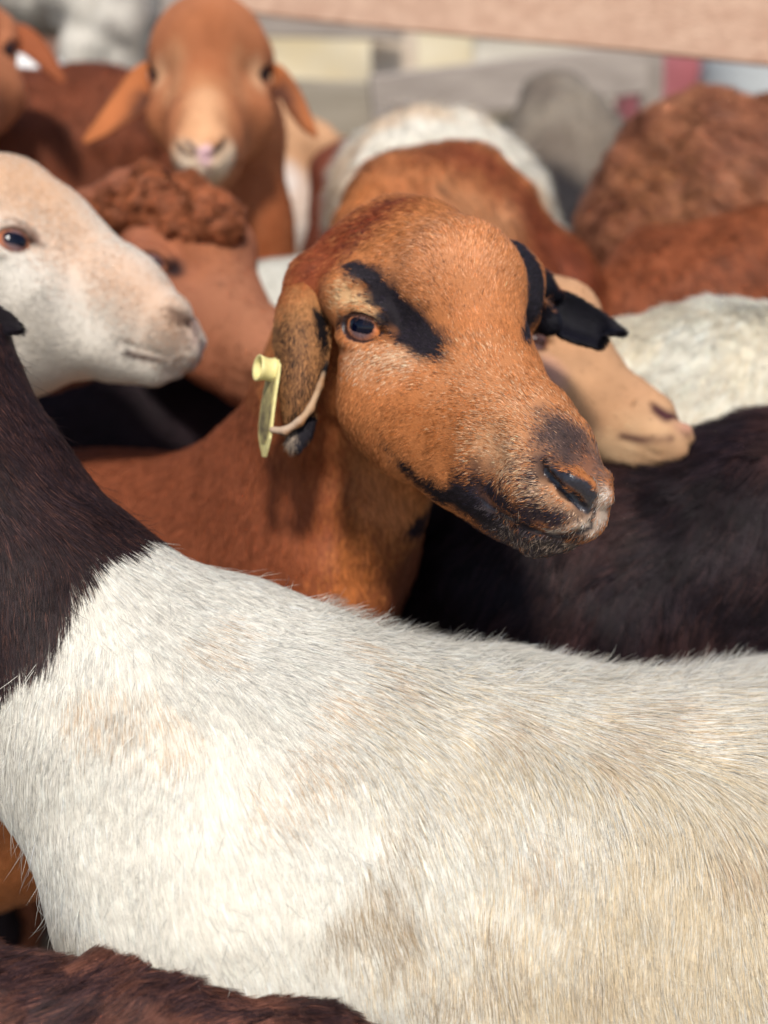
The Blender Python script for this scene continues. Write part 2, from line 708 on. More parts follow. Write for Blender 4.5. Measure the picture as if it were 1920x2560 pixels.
drum('plastic_drum', (1660, 250), 3.0, .115, W(V(1700, 128, 3.0))[2], mat('red_plastic', (.48, .15, .16), .5, .4, var=.3), 'faded red plastic drum behind the dark post, below the tan rail', 'drum')
drum('metal_barrel', (1905, 250), 2.75, .13, W(V(1850, 125, 2.75))[2], mat('white_barrel', (.62, .64, .62), .5, .4, var=.25), 'greyish white barrel beside the red drum at the right edge', 'barrel')

# ------------------------------------------------------------------ the head, modelled once in its own axes
NOSE = V(1490, 1220, .80)
Lx = np.array([.80, .60, 0])
Fx = np.array([.435, -.58, -.69])
Fx -= Fx @ Lx * Lx
Fx /= np.linalg.norm(Fx)
Dx = np.cross(Fx, Lx)
HM = np.stack([Fx, Lx, Dx])                                # rows: forward, left, up of the head


def Hd(px, py, lat):
    lat = lat / 1000
    d = (lat + NOSE @ Lx) / (.6 + .8 * (px - 960) * K)
    return V(px, py, d)


def loc(p):
    return HM @ (np.asarray(p) - NOSE)


def hp(kind, pts, k=.012, op='+', squash=None, ell_r=None, ax=None):
    """specs in the posed head's places -> head-local primitives"""
    P = [(loc(Hd(*p[:3])), p[3] / 1000) for p in pts]
    if kind == 'ell':
        return [ell(P[0][0], np.array(ell_r) / 1000, np.eye(3) if ax is None else ax, k, op)]
    if len(P) == 1:
        P = P + [(P[0][0] + 1e-4, P[0][1])]
    return chain(P, k, op, squash)


def mirror(prims):
    out = []
    s = np.array([1, -1, 1.])
    for p in prims:
        q = dict(p)
        if p['t'] == 'cap':
            q['a'], q['b'] = p['a'] * s, p['b'] * s
            if p['sq'] is not None:
                q['sq'] = (np.array(p['sq'][0]) * s, p['sq'][1])
        else:
            q['c'], q['ax'] = p['c'] * s, p['ax'] * s[None]
        out.append(q)
    return out


YL = (np.array([0, 1., 0]), 1.0)
centre, right, cuts_r, cuts_c = [], [], [], []
centre += hp('cap', [(1000, 680, 0, 47), (1135, 705, 0, 43)], .02)
centre += hp('cap', [(1000, 595, 0, 22), (1060, 585, 2, 19)], .025)
centre += hp('cap', [(1150, 745, 0, 42), (1217, 928, 0, 29.5), (1321, 1074, 0, 24.5), (1405, 1182, 0, 19.0)], .02)
right += hp('cap', [(885, 745, -50, 22), (935, 745, -36, 24)], .02)
right += hp('cap', [(950, 900, -40, 27), (985, 1010, -38, 32), (1040, 1095, -27, 25)], .025)
right += hp('cap', [(1040, 1095, -26, 24), (1150, 1180, -16, 20), (1260, 1250, -10, 17)], .02)
right += hp('cap', [(1090, 980, -24, 25), (1230, 1100, -17, 22)], .03)
right += hp('cap', [(1270, 1170, -16, 20), (1365, 1230, -13, 18), (1406, 1255, -10, 14)], .018)
right += hp('cap', [(1265, 1245, -17, 11), (1350, 1290, -15, 9.5), (1430, 1300, -9, 9)], .01)
centre += hp('cap', [(1326, 1078, 0, 23.5), (1390, 1125, 0, 19.5), (1400, 1180, 0, 18)], .015)
centre += hp('cap', [(1416, 1245, 0, 16.5), (1458, 1280, 1, 9.5)], .012)
centre += hp('cap', [(1245, 1275, 0, 15), (1350, 1325, 0, 13), (1408, 1335, 0, 10.5)], .012)
right += hp('cap', [(1235, 1280, -12, 8), (1335, 1325, -9, 8)], .01)
# alar ridge over the nostril
right += hp('cap', [(1378, 1172, -24, 4.5), (1430, 1200, -19, 5), (1476, 1240, -9, 5.5)], .007)
# nostril slit, mouth line, philtrum
cuts_r += hp('cap', [(1358, 1172, -32, 3.0), (1368, 1192, -31, 2.6), (1402, 1217, -27, 2.2), (1438, 1247, -21, 2.0), (1455, 1268, -16, 1.4)], .004, '-')
cuts_r += hp('cap', [(1190, 1240, -36, 2.0), (1222, 1264, -34, 1.9), (1274, 1294, -31, 1.8), (1343, 1328, -27, 1.7), (1401, 1341, -21, 1.6), (1448, 1333, -10, 1.6), (1484, 1316, 0, 1.5)], .004, '-')
cuts_c += hp('cap', [(1497, 1200, -9, 1.2), (1497, 1255, -6, 1.5), (1480, 1308, -4, 1.6)], .005, '-')
# eye: ball, lids, opening
EC = loc(Hd(926, 817, -50))
ER = .0165
eo = loc(NOSE + (-Lx * .80 + Fx * .42 + Dx * .22))
eo /= np.linalg.norm(eo)
e1 = HM @ np.array([1, .0, -.20])
e1 -= e1 @ eo * eo
e1 /= np.linalg.norm(e1)
e2 = np.cross(eo, e1)
right += [ell(EC - eo * .0010, (.0200, .0205, .0196), np.stack([eo, e1, e2]), .008)]
right += [cap(EC + e1 * -.013 + eo * .0105 + e2 * .0085 * s_, EC + e1 * .013 + eo * .0115 + e2 * .0080 * s_, .0040, .0036, .006) for s_ in (1, -1)]
right += [cap(EC + eo * .0125 + e2 * .0105 * s_ - e1 * .004, EC + eo * .0130 + e2 * .0105 * s_ + e1 * .004, .0042, .0042, .006) for s_ in (1, -1)]
opening = [ell(EC + eo * .0195, (.0150, .0138, .0089), np.stack([eo, e1, e2]), .003, '-'),
           cap(EC + eo * .015 + e1 * .009, EC + eo * .0135 + e1 * .0175 - e2 * .000, .0042, .0012, .003, '-')]
NLID = 5


def about(prims, c, k):
    out = []
    for p in prims:
        q = dict(p)
        for n_ in ('a', 'b', 'c'):
            if n_ in q:
                q[n_] = c + (q[n_] - c) * k
        for n_ in ('ra', 'rb', 'r'):
            if n_ in q:
                q[n_] = q[n_] * k
        out.append(q)
    return out


HEAD = dict(centre=centre, right=right, cuts_r=cuts_r, cuts_c=cuts_c, opening=opening)
MARK = {n: loc(Hd(*p)) for n, p in dict(nose=(1490, 1220, 0), chin=(1385, 1385, 0), poll=(1018, 487, 0), eyeR=(908, 824, -62), mouthR=(1190, 1236, -34), jawR=(990, 1130, -38), brow=(1180, 560, 0)).items()}
MARK['eyeL'] = MARK['eyeR'] * [1, -1, 1]
MARK['jawL'] = MARK['jawR'] * [1, -1, 1]


def xform(prims, Rm, s, t):
    """local -> view axes: x = s * Rm @ l + t"""
    out = []
    for p in prims:
        q = dict(p)
        q['k'] = p['k'] * s
        if p['t'] == 'cap':
            q['a'], q['b'] = s * Rm @ p['a'] + t, s * Rm @ p['b'] + t
            q['ra'], q['rb'] = p['ra'] * s, p['rb'] * s
        else:
            q['c'], q['ax'], q['r'] = s * Rm @ p['c'] + t, p['ax'] @ Rm.T, p['r'] * s
        out.append(q)
    return out


def fit_head(lm, smax=1.15):
    """similarity that lays the head's landmarks on given places"""
    A = np.array([MARK[k] for k in lm])
    B = np.array([V(*lm[k]) for k in lm])
    a0, b0 = A.mean(0), B.mean(0)
    U, S_, Vt = np.linalg.svd((B - b0).T @ (A - a0))
    Dg = np.diag([1, 1, np.sign(np.linalg.det(U @ Vt))])
    Rm = U @ Dg @ Vt
    s = (S_ * np.diag(Dg)).sum() / ((A - a0) ** 2).sum()
    return Rm, s, b0 - s * Rm @ a0


def eyeball(name, parent, c, o, l, u, r, iris=(150, 85, 45), pupil=(10, 16, 60)):
    nu, nv = 96, 64
    th = np.linspace(0, math.pi, nv)
    ph = np.linspace(0, 2 * math.pi, nu, endpoint=False)
    T, Ph = np.meshgrid(th, ph, indexing='ij')
    x, y, z = np.cos(T), np.sin(T) * np.cos(Ph), np.sin(T) * np.sin(Ph)
    f = np.clip((x - .62) / .38, 0, 1)
    rr = r * (1 + .07 * f * f)
    P = c + (o[None] * (x * rr).reshape(-1, 1) + l[None] * (y * rr).reshape(-1, 1) + u[None] * (z * rr).reshape(-1, 1))
    i = np.arange(nu * nv).reshape(nv, nu)
    j = np.roll(i, -1, 1)
    Q = np.stack([i[:-1], i[1:], j[1:], j[:-1]], -1).reshape(-1, 4)
    x, y, z = x.ravel(), y.ravel(), z.ravel()
    rad = np.hypot(y, z)
    front = x > 0
    ir = lin(*iris)
    col = np.tile(lin(95, 60, 50), (len(P), 1))
    col[front & (rad < .90)] = ir * .5
    m = front & (rad < .84)
    rim = np.clip((rad - .35) / .35, 0, 1)[:, None]
    stri = (.75 + .5 * noise(np.stack([np.arctan2(z, y) * 9, rad * 2, 0 * y], 1), 1))[:, None]
    cc = (lin(120, 95, 95) * (1 - rim) + ir * 1.5 * rim) * stri
    col[m] = cc[m]
    pu = front & ((np.abs(y) / .52) ** 4 + (np.abs(z - .05) / .27) ** 3 < 1)
    col[pu] = lin(*pupil)
    return add_mesh(name, P, Q, M_EYE, parent, col)


def ear_surface(rungs, cup=.008, thick=.003, nu=36, nv=17, curl=0., flip=1):
    """leaf between rungs ((edge A),(edge B)) in view axes, cupped, with thickness"""
    A = np.array([r[0] for r in rungs], float)
    B = np.array([r[1] for r in rungs], float)

    def cr(X, t):
        n = len(X) - 1
        i = np.minimum((t * n).astype(int), n - 1)
        f = (t * n - i)[:, None]
        g = lambda k: X[np.clip(i + k, 0, n)]
        return .5 * (2 * g(0) + (g(1) - g(-1)) * f + (2 * g(-1) - 5 * g(0) + 4 * g(1) - g(2)) * f ** 2 + (-g(-1) + 3 * g(0) - 3 * g(1) + g(2)) * f ** 3)
    t = np.linspace(0, 1, nu)
    a, b = cr(A, t), cr(B, t)
    v = np.linspace(-1, 1, nv)
    P = a[:, None] * (1 - v[None, :, None]) / 2 + b[:, None] * (1 + v[None, :, None]) / 2
    tg = np.gradient((a + b) / 2, axis=0)
    nr = np.cross(tg, b - a)
    nr /= np.linalg.norm(nr, axis=1)[:, None] + 1e-12
    nr *= flip
    wd = np.linalg.norm(b - a, axis=1)
    bul = cup * (wd / wd.max())[:, None] * (1 - v[None] ** 2)
    P = P + nr[:, None] * bul[..., None]
    th = thick * (1 - .75 * np.abs(v[None]) ** 3) * np.minimum(1, .25 + 4 * (1 - t))[:, None] * np.ones_like(bul)
    F_, G_ = P + nr[:, None] * th[..., None] / 2, P - nr[:, None] * th[..., None] / 2
    n = nu * nv
    i = np.arange(n).reshape(nu, nv)
    Q = np.stack([i[:-1, :-1], i[1:, :-1], i[1:, 1:], i[:-1, 1:]], -1).reshape(-1, 4)
    e = np.concatenate([i[0, :], i[1:, -1], i[-1, -2::-1], i[-2:0:-1, 0]])
    S = np.stack([e, np.roll(e, -1), np.roll(e, -1) + n, e + n], 1)
    co = np.concatenate([F_.reshape(-1, 3), G_.reshape(-1, 3)])
    Q = np.concatenate([Q, Q[:, ::-1] + n, S])
    # outward orientation
    return co, Q


def orient(co, Q):
    """make quads face outwards (signed volume)"""
    a, b, c, d = (co[Q[:, i]] for i in range(4))
    vol = (np.cross(a, b) * c).sum() + (np.cross(a, c) * d).sum()
    return Q if vol > 0 else Q[:, ::-1]


def join(*ms):
    co, Q, n = [], [], 0
    for c, q in ms:
        co.append(c)
        Q.append(q + n)
        n += len(c)
    return np.concatenate(co), np.concatenate(Q)


def legs(spots, r=.026, top=.03):
    """legs from places on the belly (view axes) to the ground: thigh, knee, shank, hoof"""
    out = []
    for p in spots:
        w_ = W(p)
        z = w_[2]
        mk = lambda dx, f: C(np.array([w_[0] + dx, w_[1], z * f]))
        out += chain([(mk(0, 1), r * 1.9), (mk(.015, .62), r * 1.05), (mk(0, .42), r * .72), (mk(.005, .1), r * .6), (mk(-.005, .03), r * .85)], .02)
    return out


def place(px, py, d):
    return Vector((W(V(px, py, d))[0], W(V(px, py, d))[1], 0))
#PART3
PREVIEW=None
QF=.0015
FD=1


def sculpt(prims, h, fine=()):
    co, Q = polygonise(prims, h)
    ms = []
    for lo, hi, hf in fine:
        lo, hi = np.array(lo), np.array(hi)
        c = co[Q].mean(1)
        inside = ((c > lo + h * .6) & (c < hi - h * .6)).all(1)
        Q = Q[~inside]
        ms.append(polygonise(prims, hf, lo, hi))
    return join((co, Q), *ms) if ms else (co, Q)


def colour_skin(co, coat, dark=.8):
    return coat(co) * dark


def pxs(pts, r0=None):
    """(px, py, depth, radius mm) -> chain points"""
    return [(V(p[0], p[1], p[2]), p[3] / 1000) for p in pts]


ORANGE = lin(192, 120, 70)
REDBR = lin(142, 78, 50)
BLACK = lin(44, 38, 42)
PALEO = lin(222, 178, 138)

# ================================================================== the brown sheep in focus
hero = thing('sheep', place(700, 1500, 1.15), 'orange brown sheep with black face streaks and a yellow ear tag, in sharp focus', 'sheep', 'sheep crowded in the pen')
def narrow(prims):
    out = []
    for p in prims:
        q = dict(p)
        for k_ in ('a', 'b', 'c'):
            if k_ in q and q[k_][0] > -.09:
                q[k_] = q[k_] * [1, .30, 1]
        out.append(q)
    return out


head = HEAD['centre'] + HEAD['right'] + narrow(mirror(HEAD['right'][2:]))
head += hp('cap', [(1215, 715, 44, 27), (1252, 715, 52, 26.5), (1275, 780, 50, 19)], .02)
head += mirror(hp('cap', [(885, 745, -40, 20), (935, 745, -36, 24)], .02))
head += HEAD['opening'] + mirror(HEAD['opening'])
head_w = xform(head, HM.T, 1., NOSE)
body = []
# neck, throat column, shoulder, trunk, belly, legs
body += chain(pxs([(990, 700, .975, 44), (935, 850, 1.0, 46), (875, 1080, 1.05, 56), (800, 1340, 1.09, 76), (640, 1680, 1.16, 116)]), .03)
body += chain(pxs([(985, 1130, .985, 34), (955, 1270, 1.01, 27), (860, 1500, 1.05, 30), (800, 1700, 1.08, 42)]), .025)
body += chain(pxs([(885, 710, .975, 28), (835, 920, 1.03, 34), (670, 1250, 1.13, 58), (450, 1430, 1.2, 88)]), .05)
body += chain(pxs([(560, 1500, 1.22, 128), (250, 1480, 1.26, 122), (-300, 1500, 1.36, 135), (-900, 1500, 1.5, 140)]), .05)
body += chain(pxs([(480, 1800, 1.2, 130), (-200, 1900, 1.32, 150), (-800, 1800, 1.48, 140)]), .05)
bp = legs([V(650, 2000, 1.12), V(420, 2000, 1.3), V(-900, 2000, 1.42), V(-950, 2000, 1.6)])
body += bp
body += chain(pxs([(860, 690, .955, 22), (785, 712, .945, 17), (760, 735, .94, 12)]), .02)
allp = body + [p for p in head_w if p['op'] == '+'] + [p for p in head_w if p['op'] == '-']
flo = V(1100, 1400, .80)
fine_lo = np.array([V(800, 900, .93)[0] - .005, .735, -.045])
fine_hi = np.array([.18, 1.06, .245])
pre = Hide(*polygonise(allp, .003, fine_lo, fine_hi))


def groove(pts, k=.004, inset=0.):
    P = [(pre(px, py), r / 1000) for px, py, r in pts]
    P = [(p * (1 + inset), r) for p, r in P]
    return chain(P, k, '-')


def welt(pts, k=.006, inset=.004):
    P = [(pre(px, py), r / 1000) for px, py, r in pts]
    return chain([(p * (1 + inset), r) for p, r in P], k)


allp += welt([(1382, 1168, 3.2), (1430, 1196, 4.0), (1470, 1216, 4.0)], .008, .002)
allp += groove([(1356, 1168, 3.2), (1366, 1188, 3.0), (1400, 1212, 2.4), (1432, 1241, 2.2), (1455, 1268, 1.6)], .004, .001)
allp += groove([(1188, 1238, 1.6), (1222, 1264, 2.2), (1274, 1293, 2.1), (1343, 1327, 2.0), (1401, 1340, 1.9), (1446, 1331, 1.8), (1480, 1316, 1.6)], .004, .0)
allp += groove([(1496, 1200, 1.0), (1494, 1255, 1.5), (1478, 1306, 1.6)], .004, .0)
allp += groove([(1215, 1090, 3.0), (1200, 1150, 5.0), (1190, 1220, 3.0)], .020, -.003)
allp += groove([(985, 1240, 4.0), (930, 1190, 5.0), (870, 1140, 4.0)], .030, -.003)
allp += groove([(800, 1080, 3.0), (812, 1200, 5.0), (818, 1330, 5.0), (812, 1500, 4.0)], .030, -.003)
allp += groove([(872, 735, 1.2), (905, 722, 1.3), (945, 742, 1.2)], .006, .0)
allp += groove([(862, 755, 1.0), (905, 745, 1.2), (950, 768, 1.0)], .005, .0)
allp += groove([(962, 838, 1.4), (988, 850, 1.0)], .005, .0)
HB, HQ = sculpt(allp, .0045, [(fine_lo, fine_hi, QF)])
HQ = orient(HB, HQ)
hit = Hide(HB, HQ)
if PREVIEW is None or True:
    pass


def S(px, py, r):
    return (hit(px, py), r / 1000)


coat = Coat(ORANGE, .10, .02)
coat.add([(V(690, 1700, 1.1), .21), (V(560, 1250, 1.1), .13), (V(330, 1300, 1.2), .2), (V(-600, 1500, 1.4), .45)], REDBR, .03, .01)
coat.add([S(745, 760, 20), S(770, 1000, 26), S(760, 1200, 32), S(790, 1400, 18)], lin(158, 86, 50), .02, .008, .8)
coat.add([S(760, 690, 18), S(830, 580, 20), S(900, 520, 16)], lin(140, 68, 38), .015, .006, .9)
# dusky poll, pale eyelids and cheek, streaks, jaw, muzzle
coat.add([S(885, 615, 5), S(930, 545, 8), S(985, 505, 9)], lin(70, 36, 34), .009, .006, .75)
coat.add([S(870, 740, 9), S(905, 755, 9), S(940, 790, 6)], lin(214, 176, 128), .007, .003, .8)
coat.add([S(880, 895, 4), S(940, 900, 8), S(1010, 895, 9)], lin(232, 196, 158), .014, .006, .55)
coat.add([S(1180, 950, 14), S(1290, 1010, 16), S(1350, 1060, 14)], lin(222, 172, 130), .03, .006, .55)
coat.add([S(1230, 1120, 12), S(1290, 1180, 12), S(1300, 1200, 8)], lin(226, 180, 138), .015, .004, .7)
blk = BLACK * .75
coat.add([S(1090, 620, 24), S(1180, 640, 22)], lin(224, 158, 114), .03, .008, .55)
coat.add([S(1150, 1010, 16), S(1090, 1060, 14)], lin(176, 100, 48), .03, .006, .5)
coat.add([S(850, 900, 8), S(850, 1050, 10), S(930, 1140, 8)], lin(150, 84, 46), .015, .006, .6)  # cheek edge beside the ear darkened: shade painted into the coat
coat.add([S(770, 690, 12), S(830, 630, 15), S(880, 570, 16), S(950, 530, 14), S(1020, 505, 8)], lin(134, 64, 36), .016, .006, .85)
coat.add([(Hd(1120, 1245, 0), .019), (Hd(1240, 1300, 0), .019), (Hd(1340, 1345, 0), .017), (Hd(1410, 1350, 0), .014)], lin(44, 36, 38), .004, .003, .97)
coat.add([(Hd(1460, 1240, 12), .018), (Hd(1440, 1190, 16), .012)], lin(170, 146, 126), .006, .003, .9)
coat.add([S(880, 1300, 14), S(890, 1420, 20), S(870, 1520, 20)], lin(204, 122, 64), .02, .006, .8)  # neck front brightened in the coat colour, against the shadow falling there
# muzzle: tan broken with grey
coat.add([S(1320, 1225, 8), S(1400, 1265, 9), S(1450, 1300, 7)], lin(200, 164, 132), .008, .004, .8)
coat.add([S(1395, 1060, 9), S(1380, 1110, 13), S(1430, 1110, 13), S(1465, 1160, 11)], lin(134, 102, 86), .010, .005, .88)
coat.add([(Hd(1440, 1130, 8), .014), (Hd(1470, 1180, 8), .012)], lin(134, 106, 90), .006, .003, .8)
coat.add([(Hd(1470, 1170, 0), .0185)], lin(128, 96, 80), .006, .004, .75)
coat.add([S(1400, 1060, 8), S(1375, 1110, 10), S(1345, 1145, 6), S(1425, 1105, 12), S(1455, 1140, 8)], lin(48, 40, 44), .014, .008, .68)
coat.add([S(1468, 1150, 5), S(1462, 1175, 5)], lin(170, 108, 72), .006, .004, .6)
coat.add([S(1390, 1190, 6), S(1440, 1225, 7), S(1475, 1260, 6)], lin(42, 38, 42), .004, .003, .75)
coat.add([S(1245, 1300, 6), S(1310, 1335, 8), S(1390, 1362, 8), S(1450, 1350, 6)], lin(74, 64, 62), .006, .004, .9)
coat.add([S(1508, 1240, 7), S(1505, 1290, 7), S(1486, 1320, 5)], lin(200, 182, 164), .006, .003, .9)
coat.add([S(892, 662, 7), S(932, 705, 11), S(985, 765, 12), S(1040, 822, 12.5), S(1085, 870, 11), S(1102, 890, 6)], blk, .0048, .0042, 1.)
coat.add([S(955, 790, 4), S(1005, 848, 4)], blk, .003, .002, 1.)
coat.add([S(1272, 584, 4), S(1305, 635, 9), S(1338, 690, 16), S(1340, 730, 17), S(1322, 790, 10), S(1320, 850, 5)], blk, .003, .0025, 1.)
coat.add([S(975, 1125, 1.5), S(1020, 1175, 4), S(1060, 1215, 7), S(1110, 1240, 10), S(1165, 1255, 12), S(1230, 1300, 10), S(1280, 1335, 8)], lin(30, 24, 26), .005, .004, 1.)
coat.add([S(1192, 1160, 3), S(1200, 1200, 6)], lin(30, 24, 26), .006, .003, .85)
coat.add([S(1200, 1212, 10), S(1262, 1252, 12.5), S(1330, 1280, 12), S(1395, 1302, 9)], lin(38, 33, 40), .010, .009, .95)
coat.add([S(1230, 1330, 8), S(1310, 1355, 9), S(1400, 1370, 8)], lin(52, 46, 48), .006, .004, .85)
coat.add([S(1270, 1345, 6), S(1340, 1372, 6), S(1420, 1365, 5)], lin(190, 165, 145), .008, .004, .28)
coat.add([S(1400, 1060, 7), S(1425, 1110, 10), S(1410, 1150, 8)], lin(70, 55, 52), .010, .004, .72)
coat.add([S(1370, 1180, 4), S(1410, 1210, 4)], lin(50, 40, 42), .005, .003, .7)
coat.add([S(1345, 1150, 4), S(1360, 1180, 4)], lin(50, 40, 42), .005, .003, .6)
coat.add([S(1045, 1302, 10), S(1080, 1290, 14)], lin(34, 26, 30), .005, .004, .95)
coat.add([S(1375, 1326, 1.6), S(1440, 1318, 2.4), S(1476, 1302, 2.6)], lin(216, 200, 182), .003, .001, .9)
coat.add([(xform([cap(EC + eo * .013 - e1 * .016, EC + eo * .013 + e1 * .019, 0, 0)], HM.T, 1, NOSE)[0][q_], .0045) for q_ in 'ab'], lin(52, 34, 30), .004, .002, .9)
coat.add([S(1190, 1240, 1.0), S(1222, 1266, 1.6), S(1274, 1295, 1.6), S(1343, 1330, 1.6), S(1401, 1343, 1.5), S(1446, 1334, 1.5), S(1478, 1318, 1.5)], lin(24, 18, 20), .0010, .0004, .95)
coat.add([S(1478, 1306, 1.2), S(1488, 1270, 1.6)], lin(22, 18, 22), .001, .0004, 1.)
coat.add([S(1200, 1262, 1), S(1260, 1305, 1.8), S(1343, 1342, 2.2), S(1401, 1353, 2)], lin(110, 98, 100), .0025, .001, .5)

colH = coat(HB) * .8  # hide darker than its fur: shade between the hairs put into the colour
noseP = [S(1455, 1262, 4.2), S(1428, 1240, 3.8), S(1400, 1215, 3.0), S(1366, 1178, 2.0), S(1405, 1203, 3.3), S(1437, 1222, 5.0), S(1464, 1240, 6.8), S(1476, 1264, 5.0)]
noseP = noseP[:4] + [S(1384, 1175, 2.4), S(1425, 1199, 3.6), S(1463, 1220, 4.8), S(1484, 1250, 4.2), S(1472, 1272, 4)]
linesP = [[S(1496, 1200, .7), S(1495, 1255, .9), S(1478, 1306, 1.0)], [S(1190, 1240, .8), S(1222, 1266, 1.1), S(1274, 1295, 1.1), S(1343, 1329, 1.1), S(1401, 1342, 1.0), S(1446, 1333, 1.0), S(1480, 1316, 1.0)]]
bare = lambda P: np.max([np.clip(-seg_dist(P, q_) / .0015 + .2, 0, 1) for q_ in [noseP] + linesP], axis=0)
eyeW = HM.T @ EC + NOSE
oW, e1W, e2W = HM.T @ eo, HM.T @ e1, HM.T @ e2
lidring = lambda P: np.clip(1 - (((P - eyeW) @ e1W / .0150) ** 2 + ((P - eyeW) @ e2W / .0100) ** 2), 0, 1) * (((P - eyeW) @ oW) > 0) * (np.linalg.norm(P - eyeW, axis=1) < .03)
lm = (lidring(HB) > 0)[:, None]
colH = np.where(lm, lin(48, 30, 28), colH)
nb = (bare(HB))[:, None]
hb = add_mesh('body', HB, HQ, M_SKIN, hero, colH * (1 - nb) + lin(42, 41, 48) * nb)
# wet bare nose: same hide, shinier material on its faces
hb.data.materials.append(M_WET)
fm = np.clip((bare(HB)[HQ].mean(1) > .35).astype('i4') + (lidring(HB)[HQ].mean(1) > .02).astype('i4'), 0, 1)
if len(hb.data.polygons) == len(HQ):
    hb.data.polygons.foreach_set('material_index', fm)
eyeball('eye', hero, eyeW, oW, e1W, e2W, ER, iris=(190, 112, 62), pupil=(6, 9, 28))
el = mirror([cap(EC, eo, 0, 0)])[0]
lf_o = HM.T @ el['b']
eyeball('eye', hero, HM.T @ el['a'] + NOSE, lf_o, HM.T @ (e1 * [1, -1, 1]), HM.T @ (e2 * [1, -1, 1]), ER, iris=(165, 90, 48))

flow = Flow((-.6, .2, -.5))


def G(px, py, dx, dy, wd=45, dz=0):
    """the coat lies towards (dx right, dy up) at this place"""
    flow.add(hit(px, py), (dx, dz, dy), wd / 1000)


# face: from the nose up and back, whorl on the forehead
for (px, py, dx, dy) in [(1440, 1120, -.5, .8), (1380, 1010, -.5, .9), (1300, 900, -.3, 1), (1230, 800, -.1, 1), (1180, 700, .0, 1), (1160, 600, .25, 1), (1240, 640, .7, .7), (1290, 700, .8, .4), (1060, 560, -.6, .6),
                         (1080, 650, -.7, .5), (1020, 620, -.9, .1), (1110, 760, -.4, .9), (1010, 720, -.8, .1), (950, 640, -.9, -.3), (1050, 860, -.5, .5), (1150, 920, -.6, .7), (1000, 950, -.8, -.3), (930, 1000, -.5, -.9),
                         (1100, 1020, -.9, -.1), (1050, 1130, -.8, -.5), (1180, 1080, -.9, .1), (1280, 1120, -.9, .3), (1330, 1240, -.9, -.2), (1250, 1240, -.9, -.3), (1400, 1290, -.7, -.6), (1300, 1350, -.5, -.8), (1390, 1370, -.2, -1),
                         (870, 940, -.2, -1), (900, 1100, -.2, -1), (880, 700, -.8, .3), (930, 740, -.6, .4), (900, 880, -.5, -.6), (1450, 1170, -.6, .5), (1480, 1290, .1, -1), (950, 530, -.8, -.2), (850, 600, -.6, -.8)]:
    G(px, py, dx, dy, 28)
for (px, py, dx, dy) in [(780, 1100, .0, -1), (860, 1250, .1, -1), (950, 1400, .3, -1), (880, 1500, .2, -1), (820, 1300, .1, -1), (720, 1200, -.2, -1), (600, 1200, -.5, -.9), (500, 1300, -.5, -.8), (650, 1400, -.1, -1), (350, 1200, -.8, -.5), (400, 1400, -.5, -.8)]:
    G(px, py, dx, dy, 60)
fl_len = lambda P: np.where(P[:, 1] > .97, .010, .0052) - .0007 * np.clip(1.6 - np.linalg.norm(P - NOSE, axis=1) / .04, 0, 1) + .003 * np.clip((P[:, 2] - .16) / .05, 0, 1) + .004 * np.clip(1 - np.linalg.norm(P - S(1340, 1380, 0)[0], axis=1) / .03, 0, 1)
notbare = lambda P: (1 - (bare(P) > .3)) * (lidring(P) <= 0)
HH = np.array([.06, .9, .05])


def tipped(P, g=None):
    c = coat(P, g)
    if g is not None:
        u = g.random(len(P))[:, None]
        lum = c.sum(1)[:, None]
        lt = (u < .34) & (lum > .25)
        dk_ = (u > .86) & (lum > .25)
        c = np.where(lt, c * np.array([1.18, 1.25, 1.38]), c)
        c = np.where(dk_, c * .5, c)
        c = np.where((lum < .12) & (u < .3), c * np.array([2.1, 2.0, 2.3]), c)  # some black hairs lightened at random: sheen painted into their colour
    return c


isface = lambda P: ((P > fine_lo) & (P < fine_hi)).all(1) * (np.linalg.norm(P - NOSE, axis=1) < .34)
fur('coat', hero, HB, HQ, int(380000 * FD), fl_len, tipped, flow, lift=.26, rad=.000125, clump=.0032, cstr=.45, wav=(.012, .20), dens=lambda P: notbare(P) * (.35 + .65 * isface(P)), seed=3, var=.18)


def strands(name, parent, X, col, nrm, r0):
    """single coarse hairs: X (n, k, 3) in view axes"""
    n, k = X.shape[:2]
    h = bpy.data.hair_curves.new(name)
    h.add_curves([k] * n)
    h.attributes['position'].data.foreach_set('vector', W(X.reshape(-1, 3)).astype('f').ravel())
    ra = h.attributes.get('radius') or h.attributes.new('radius', 'FLOAT', 'POINT')
    ra.data.foreach_set('value', np.tile(r0 * np.linspace(1, .1, k), n).astype('f'))
    ca = h.attributes.new('col', 'FLOAT_COLOR', 'CURVE')
    ca.data.foreach_set('color', np.hstack([col, np.ones((n, 1))]).astype('f').ravel())
    na = h.attributes.new('nrm', 'FLOAT_VECTOR', 'CURVE')
    na.data.foreach_set('vector', (nrm @ M3).astype('f').ravel())
    h.materials.append(M_FUR)
    return link(bpy.data.objects.new(name, h), parent)


g_ = np.random.default_rng(5)
LX = []
for i in range(70):
    a = g_.uniform(-.9, .8)
    st = eyeW + e1W * .0118 * a + e2W * .0080 * math.sqrt(1 - a * a * .8) * (1 if e2W[2] > 0 else -1) + oW * .0165
    dr = oW * .8 + e1W * (a * .8 + g_.normal() * .15 - .3) + np.array([0, 0, g_.uniform(-.5, .25)])
    dr /= np.linalg.norm(dr)
    Ll = g_.uniform(.005, .0095)
    LX.append([st + dr * Ll * t + np.array([0, 0, -.004]) * t * t for t in np.linspace(0, 1, 5)])
LX = np.array(LX)
strands('lashes', hero, LX, np.tile(lin(60, 38, 30), (70, 1)) * g_.uniform(.5, 1.6, (70, 1)), np.tile(oW, (70, 1)), .00013)
